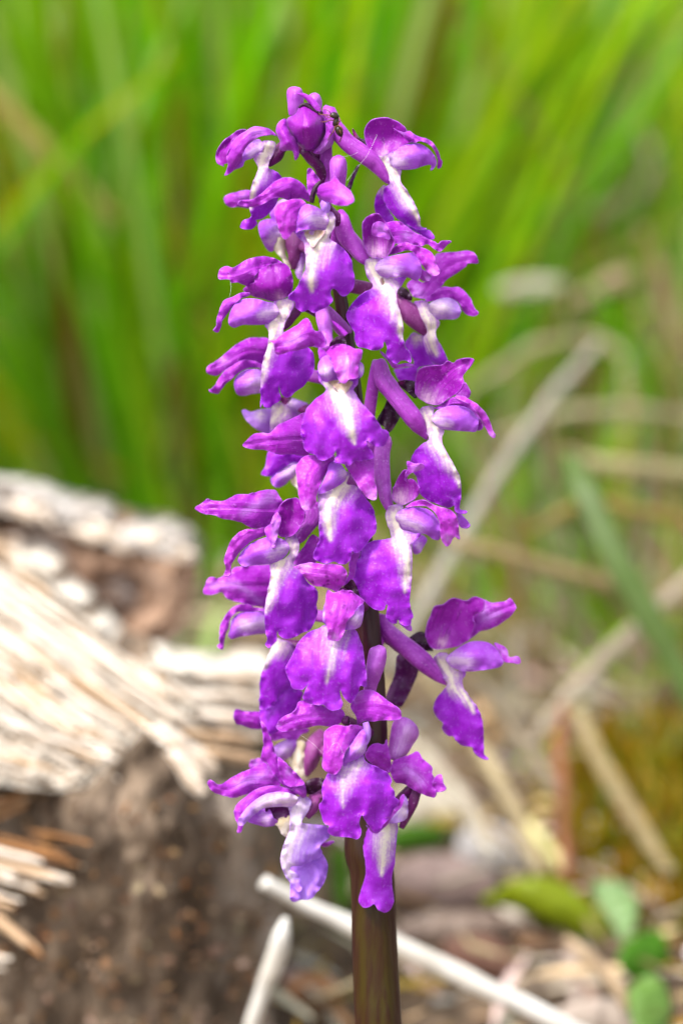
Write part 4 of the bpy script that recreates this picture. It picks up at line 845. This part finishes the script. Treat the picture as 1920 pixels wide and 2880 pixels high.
w.p('lip', '1110,60 1200,150 1290,110 1372,93 1422,190 1452,300 1462,400 1477,500 1472,602 1425,590 1402,650 1362,720 1330,747 1280,700 1250,642 1240,625 1250,700 1262,770 1210,807 1140,802 1090,760 1040,762 960,742 913,702 930,640 967,565 920,622 870,627 820,612 798,550 770,490 758,440 798,360 828,300 868,220 918,160 980,110 1060,83', '1220,100,0 1190,250,1.6 1160,450,2.8 1150,790,1.5', -2.6, '1200,100,170 1185,250,85 1165,400,65 1140,500,40 1120,570,16', tile='I', wk=0.8, ruffle=0.5, corrug=0.16)
w.t('spur', '180,900,-6,52 200,790,-5,66 225,690,-4,76 252,600,-4,82 264,540,-4,78 268,505,-4,56 268,483,-4,12', tile='J')
# ---- lone flower standing out to the right on a long stalk
w = Flower('J', -3, '280,280,0,80 330,360,1,86 420,440,1,84 540,540,1,88 680,655,1,84 790,765,0.5,46 862,834,0.5,8', join=130)
w.p('hood', '688,330 710,250 750,150 830,130 900,80 960,72 1040,95 1100,60 1190,85 1180,180 1120,210 1092,260 1112,300 1082,390 1052,442 960,492 870,512 760,522 700,472 680,400', '830,500,0.5 880,330,0 980,80,1.5', 1.4, '820,460,50')
w.p('sepal', '1080,240 1120,110 1180,78 1262,110 1380,95 1422,68 1474,140 1452,200 1362,282 1250,342 1160,362 1110,402 1058,432 1105,310', '1080,390,-0.5 1200,240,0.5 1460,130,1', -1.2, '1170,140,60 1200,250,60 1320,200,40')
w.p('petal', '858,600 920,540 1010,480 1090,450 1200,453 1280,490 1332,560 1362,640 1320,682 1200,702 1060,717 960,702 890,662', '880,610,1.5 1080,600,3.5 1340,640,2', -1.7, '920,620,90 1060,650,60')
w.p('sepal', '1285,465 1340,478 1392,520 1417,590 1490,580 1517,620 1500,647 1430,637 1370,632 1340,560', '1300,480,1.5 1380,590,2 1510,630,2', -0.5, '1350,530,30 1480,610,30')
w.p('lip', '743,620 780,560 840,548 872,570 860,622 950,712 1032,717 1002,790 1012,860 1082,960 1152,1070 1182,1170 1192,1300 1192,1430 1232,1492 1160,1477 1100,1422 1090,1382 1010,1372 950,1332 920,1292 880,1287 818,1222 830,1172 768,1112 746,1040 770,960 862,840 862,800 780,720', '820,580,0 920,740,1 940,850,1.5 1030,1000,2.6 1090,1200,2.2 1200,1470,1', -2.2, '830,640,110 910,750,90 920,850,75 1020,930,60 1080,1020,36 1100,1080,18', corrug=0.1)
w.p('bract', '515,445 600,368 680,378 700,470 745,535 660,530 590,500', '540,450,-1.5 730,520,-1', -0.5)
w.p('purplebract', '322,970 400,750 440,560 610,680 572,830 500,975 440,1035', '520,640,-3 430,990,-3', -1.2)
# ---- blurred lip hanging behind the lower left of the spike
w = Flower('I', -4, throat=(740,210), kind='dark')
w.p('lip', '660,170 750,190 860,255 840,350 830,450 840,560 830,620 740,640 690,722 620,782 538,802 533,680 543,500 588,380 640,240', '740,210,0 640,420,2.5 600,780,1.5', -1.6, '700,240,120 620,330,50 570,440,20')
w.p('lip', '535,802 620,782 700,640 800,600 910,640 900,720 890,800 800,860 740,930 700,992 620,1022 556,960', '780,640,-0.5 640,900,0.5 600,1010,0', -1)
w.p('sepal', '305,830 340,803 430,820 560,830 560,965 470,972 380,942 322,922', '550,900,-0.5 310,860,0.5', -0.8)
# ---- lowest front flower with two open wing sepals
w = Flower('I', 13, throat=(1310,900), kind='dark')
w.p('sepal', '685,940 730,870 850,810 870,740 930,718 1040,750 1150,790 1260,800 1285,870 1232,932 1150,952 1050,942 900,977 750,997 688,977', '1270,870,-2.5 1050,860,-0.3 850,890,0.3 690,960,0.3', -1.2, '700,940,22')
w.p('sepal', '18,1030 60,940 120,878 230,888 322,960 402,1010 447,1060 467,1110 430,1142 330,1147 200,1157 130,1157 80,1192 68,1120', '50,1060,-2.5 230,1030,0 450,1090,0.3', -1.2, tile='J')
w.p('spot', '1108,990 1200,938 1300,948 1380,938 1457,970 1402,1050 1312,1140 1272,1220 1267,1290 1210,1367 1160,1372 1093,1322 1088,1240 1098,1100', '1310,950,0.5 1210,1130,3 1170,1360,2.6', -1.7)
w.p('petal', '1440,975 1482,1080 1462,1180 1402,1232 1312,1272 1290,1302 1262,1292 1275,1200 1330,1120', '1450,1040,0.5 1380,1160,1.8 1280,1290,1', -1.2, '1420,1150,60')
w.t('pale', '150,1165,-1,26 165,1230,-1,32 160,1310,-1,28 140,1380,-1,12', tile='J', name='column')
w.p('lip', '330,225 420,165 500,130 522,190 600,230 700,280 757,350 745,410 780,450 785,510 822,540 792,610 752,680 680,752 660,802 600,822 560,770 512,700 490,662 470,740 492,820 450,877 370,862 320,862 240,852 188,812 205,760 160,740 130,650 113,580 150,530 140,430 180,320 210,290 270,300', '420,190,0 370,330,1.6 370,500,2.6 350,850,1.2', -2.6, '470,230,90 380,250,120 345,360,90 330,480,60 328,560,30 330,610,12', tile='L', wk=0.8, ruffle=0.5, corrug=0.15)
w.p('sepal', '555,775 680,705 760,640 840,500 872,488 845,590 770,670 722,742 650,812 605,828', '830,540,-0.8 620,800,-0.5', -0.4, tile='L')
# ---- lowest right flower with a narrow folded lip
w = Flower('L', 4, '940,420,-2,44 955,520,-1,46 900,650,-1,44 840,780,-1,24', kind='dark', join=140)
w.p('spur', '358,1482 370,1250 400,1150 470,1118 540,1138 602,1200 617,1280 562,1372 490,1472', '420,1470,-2 500,1130,-2', -1.5, '520,1230,80 440,1420,60', tile='J', bul=1.5)
w.p('sepal', '522,140 560,60 620,30 690,40 712,-5 735,100 752,240 722,292 650,262 590,222 540,182', '740,260,0 630,140,2 540,120,1.5', -1.2)
w.p('sepal', '745,290 760,200 800,170 920,130 985,103 1032,170 1112,240 1112,300 1135,345 1145,465 1132,512 1050,492 960,452 860,392 790,382', '770,290,-1 950,280,2 1130,480,1.5', -1.6, '880,260,60 1010,380,50')
w.p('sepal', '1123,462 1130,340 1196,303 1207,380 1230,440', '1135,400,1.8 1220,420,2', -0.4)
w.p('pale', '735,735 800,620 860,495 897,570 892,692 830,725', '860,530,0.5 780,720,1', -0.8, '850,640,80')
w.p('lip', '505,750 600,815 660,790 740,720 807,738 802,850 787,1000 782,1100 757,1220 771,1370 774,1440 742,1502 690,1527 640,1502 600,1450 560,1477 500,1477 468,1432 470,1380 500,1280 527,1180 517,1050 500,900', '680,780,0.5 670,1000,2.6 650,1250,2.6 640,1490,2.5', -2.2, '720,780,120 685,900,90 680,1050,65 668,1150,34 665,1200,14')
# ---- lowest left flower with upright hood and crumpled pale lip
w = Flower('K', 4, '1060,430,-3,52 1010,520,-1.5,58 940,620,-1,34', kind='rosy', join=-40, w=0.2)
w.p('sepal', '542,895 600,975 640,1075 672,1180 722,1260 790,1312 850,1372 922,1440 942,1512 900,1532 800,1502 740,1472 680,1402 640,1352 600,1272 543,1242 560,1150 570,1060', '880,1500,0.5 720,1360,1.5 610,1160,2 555,920,1.5', -1.3, tile='I')
w.p('sepal', '695,1220 760,1268 832,1340 924,1440 900,1472 790,1482 730,1420 700,1330', '880,1450,2.2 740,1280,2.4', -0.8, '780,1350,40', tile='I')
w.p('sepal', '72,330 100,288 150,330 200,330 280,273 370,228 440,198 530,158 590,140 660,250 720,340 600,362 500,382 440,412 380,432 310,452 210,432 130,402', '680,300,-1 450,300,1 250,380,1.5 85,315,2', -1.3, '560,250,60 350,330,40')
w.p('sepal', '308,580 330,510 400,450 470,390 580,350 690,343 790,368 870,420 740,435 600,440 480,505 400,585 370,640 392,690 370,752 333,752 345,690 320,640', '850,410,0.5 620,395,1.5 400,520,2 360,730,2', -0.8)
w.p('pale', '348,640 400,560 480,480 580,420 680,398 780,403 862,440 872,480 822,532 720,530 580,542 500,592 430,652 392,692 345,692', '860,460,2 650,465,3.4 460,560,3.4 360,680,3', -1.0, '840,470,110 650,480,60 500,540,30')
w.p('petal', '425,655 500,585 600,540 660,630 700,680 600,707 520,692', '680,640,-0.5 470,640,0', -0.8, '590,640,60')
w.p('purplebract', '590,540 790,532 805,605 720,632 640,655', '780,570,-1.5 630,600,-1.5', 0.5, name='throat')
w.p('cream', '640,662 815,605 825,700 780,795 730,772 690,702', '760,640,-0.8 765,780,0.3', -0.8, '740,760,80 790,680,40')
w.t('sepal', '840,345,0.5,24 870,370,0.8,44 905,400,0.8,40 925,440,0.5,22', name='column', w=0.5)
w.p('palelip', '860,450 930,433 982,480 972,550 922,630 902,670 960,680 1060,690 1132,710 1152,790 1100,842 1062,882 1087,930 1062,982 980,1012 900,1052 820,1057 805,1080 850,1112 892,1170 907,1250 870,1282 810,1202 750,1122 718,1020 723,940 758,830 800,720 800,600 790,540 830,520', '900,460,0.5 850,690,1.2 780,900,2.4 770,1080,2 880,1260,0.8', -2.4, '880,540,170 850,700,150 790,860,130 755,1000,110 800,1150,60', ruffle=0.6)
w.p('palelip', '800,1070 900,1040 1000,990 1082,950 1132,1030 1127,1120 1097,1210 1032,1290 1002,1332 950,1352 900,1350 840,1370 803,1342 808,1200 830,1130', '860,1080,-0.6 950,1150,-0.6 860,1350,0.8', -0.8, '', ruffle=0.6, corrug=0.2)
w.p('bract', '925,330 1000,278 1100,285 1090,360 980,422 940,402', '940,350,-1 1080,320,-1.5', -0.8)
w.p('sepal', '1080,850 1192,828 1150,872 1090,884', '1090,865,-5 1180,840,-5', -0.3)
# ---- pale flower seen side on behind the lower front pair
w = Flower('I', -7, throat=(900,1120), kind='rosy')
w.p('petal', '650,1150 740,1080 850,1070 880,1160 800,1222 700,1260', '860,1100,0.5 720,1180,1.5', -1.5, '760,1160,90')
w.p('cream', '780,1222 870,1080 940,1110 930,1300 960,1392 900,1420 830,1330', '890,1110,0.5 900,1400,0.5', -1.4, '900,1330,110 870,1180,50')
w.t('rosy', '1090,1000,-2,46 1040,1090,-1,80 1000,1190,0,84 970,1300,0,58 945,1385,0,18', w=0.2)
w.p('sepal', '620,1050 680,960 800,960 950,960 960,1000 900,1020 850,1072 720,1060 660,1080', '920,990,0 660,1050,0.5', -0.8)
w.p('sepal', '450,1260 560,1230 560,1320 460,1340', '550,1270,0 460,1290,0', -0.5, '500,1280,40')
tag(orchid, 'tall purple orchid spike with white throated flowers on a dark stem', 'orchid')

# ------------------------------------------------------------------ ant on the topmost bud
def build_ant():
    f = 9.5
    def blob(name, x, y, rx, ry, ang, d, parent, mat, rz=None):
        px, py = src('A', x, y); c = PO(px, py, -(f+d)/1000)
        bm = bmesh.new(); bmesh.ops.create_icosphere(bm, subdivisions=3, radius=1)
        s = 1/TS/18000
        M = Matrix.Translation(c) @ Matrix.Rotation(R(ang), 4, 'Y') @ Matrix.Diagonal((rx*s, (rz or min(rx, ry))*s, ry*s, 1))
        for v in bm.verts:
            t = v.co.z
            v.co.x *= 1-0.18*t; v.co.y *= 1-0.18*t
        bm.transform(M); me = bpy.data.meshes.new(name); bm.to_mesh(me); bm.free(); me.materials.append(mat)
        me.polygons.foreach_set('use_smooth', [True]*len(me.polygons))
        o = bpy.data.objects.new(name, me); col.objects.link(o)
        if parent: o.parent = parent
        return o
    root = blob('ant', 1143, 385, 28, 48, 10, 0, None, M_ANT)     # the middle body carries the rest
    blob('head', 1130, 328, 42, 28, 12, 0.3, root, M_ANT)
    blob('waist', 1140, 428, 14, 22, 20, 0, root, M_ANT)
    blob('abdomen', 1173, 470, 33, 50, 155, 0.2, root, M_ANT)
    for spec in ('1130,370,0.3,5 1090,372,0.8,5 1040,385,0.2,4 1010,384,-0.6,3', '1120,345,0.3,5 1080,325,0.9,5 1030,322,0.2,4 990,314,-0.6,3',
                 '1150,400,0.3,5 1185,372,0.8,5 1160,350,0.2,4', '1140,420,0.2,5 1120,470,0.8,5 1090,510,0,4 1072,550,-0.8,3',
                 '1155,410,0.2,5 1195,440,0.7,5 1200,500,0,4 1175,565,-0.8,3', '1145,415,0.2,5 1180,470,0.8,5 1190,520,0,4 1170,560,-0.5,3'):
        q = catmull([(*src('A', a[0], a[1]), a[2], a[3]/TS) for a in pts(spec)], 4)
        V, F, A = tube_geo([PO(a, b, -(f+d)/1000) for a, b, d, r in q], [r/18000 for *_, r in q], 6)
        mesh_obj('leg', V, F, M_ANTLEG, root)
    for spec in ('1105,320,0.4,4 1075,285,1,4 1030,272,0.8,3 1000,268,0.5,3', '1100,330,0.4,4 1085,350,1,4 1050,330,0.8,3'):
        q = catmull([(*src('A', a[0], a[1]), a[2], a[3]/TS) for a in pts(spec)], 4)
        V, F, A = tube_geo([PO(a, b, -(f+d)/1000) for a, b, d, r in q], [r/18000 for *_, r in q], 6)
        mesh_obj('antenna', V, F, M_ANTLEG, root)
    tag(root, 'small dark brown ant climbing over the closed bud at the tip of the orchid', 'ant')
build_ant()
# ------------------------------------------------------------------ spider silk caught on the flowers
def silk(spec, tile, f, label):
    q = catmull([(*src(tile, a[0], a[1]), a[2]) for a in pts(spec)], 8)
    V, F, A = tube_geo([PO(a, b, -(f+d)/1000) for a, b, d in q], [0.00001]*len(q), 5)
    tag(mesh_obj('silk_strand', V, F, M_SILK), label, 'silk strand', 'silk strands on the orchid')
silk('500,250,0 450,360,1 400,450,1 340,520,1 270,610,0 235,655,0', 'B', 8, 'fine white silk strand crossing the stalk of the uppermost right flower')
silk('200,440,0 270,430,0 330,405,-1', 'B', 8.5, 'short white silk strand on the stalk beside the uppermost right hood')
silk('215,540,0 218,600,1 205,680,1', 'C', 8, 'thin silk strand hanging from the left sepal of the dark hooded flower')
silk('895,1025,0 1000,1100,0 1050,1150,0 1095,1195,0', 'I', 15, 'white silk strand beside the lowest front hood')
silk('1130,1110,0 1140,1170,0 1180,1105,0.3 1230,1105,0.3 1270,1195,0', 'I', 17.5, 'curly white silk strand lying on the lowest front hood')
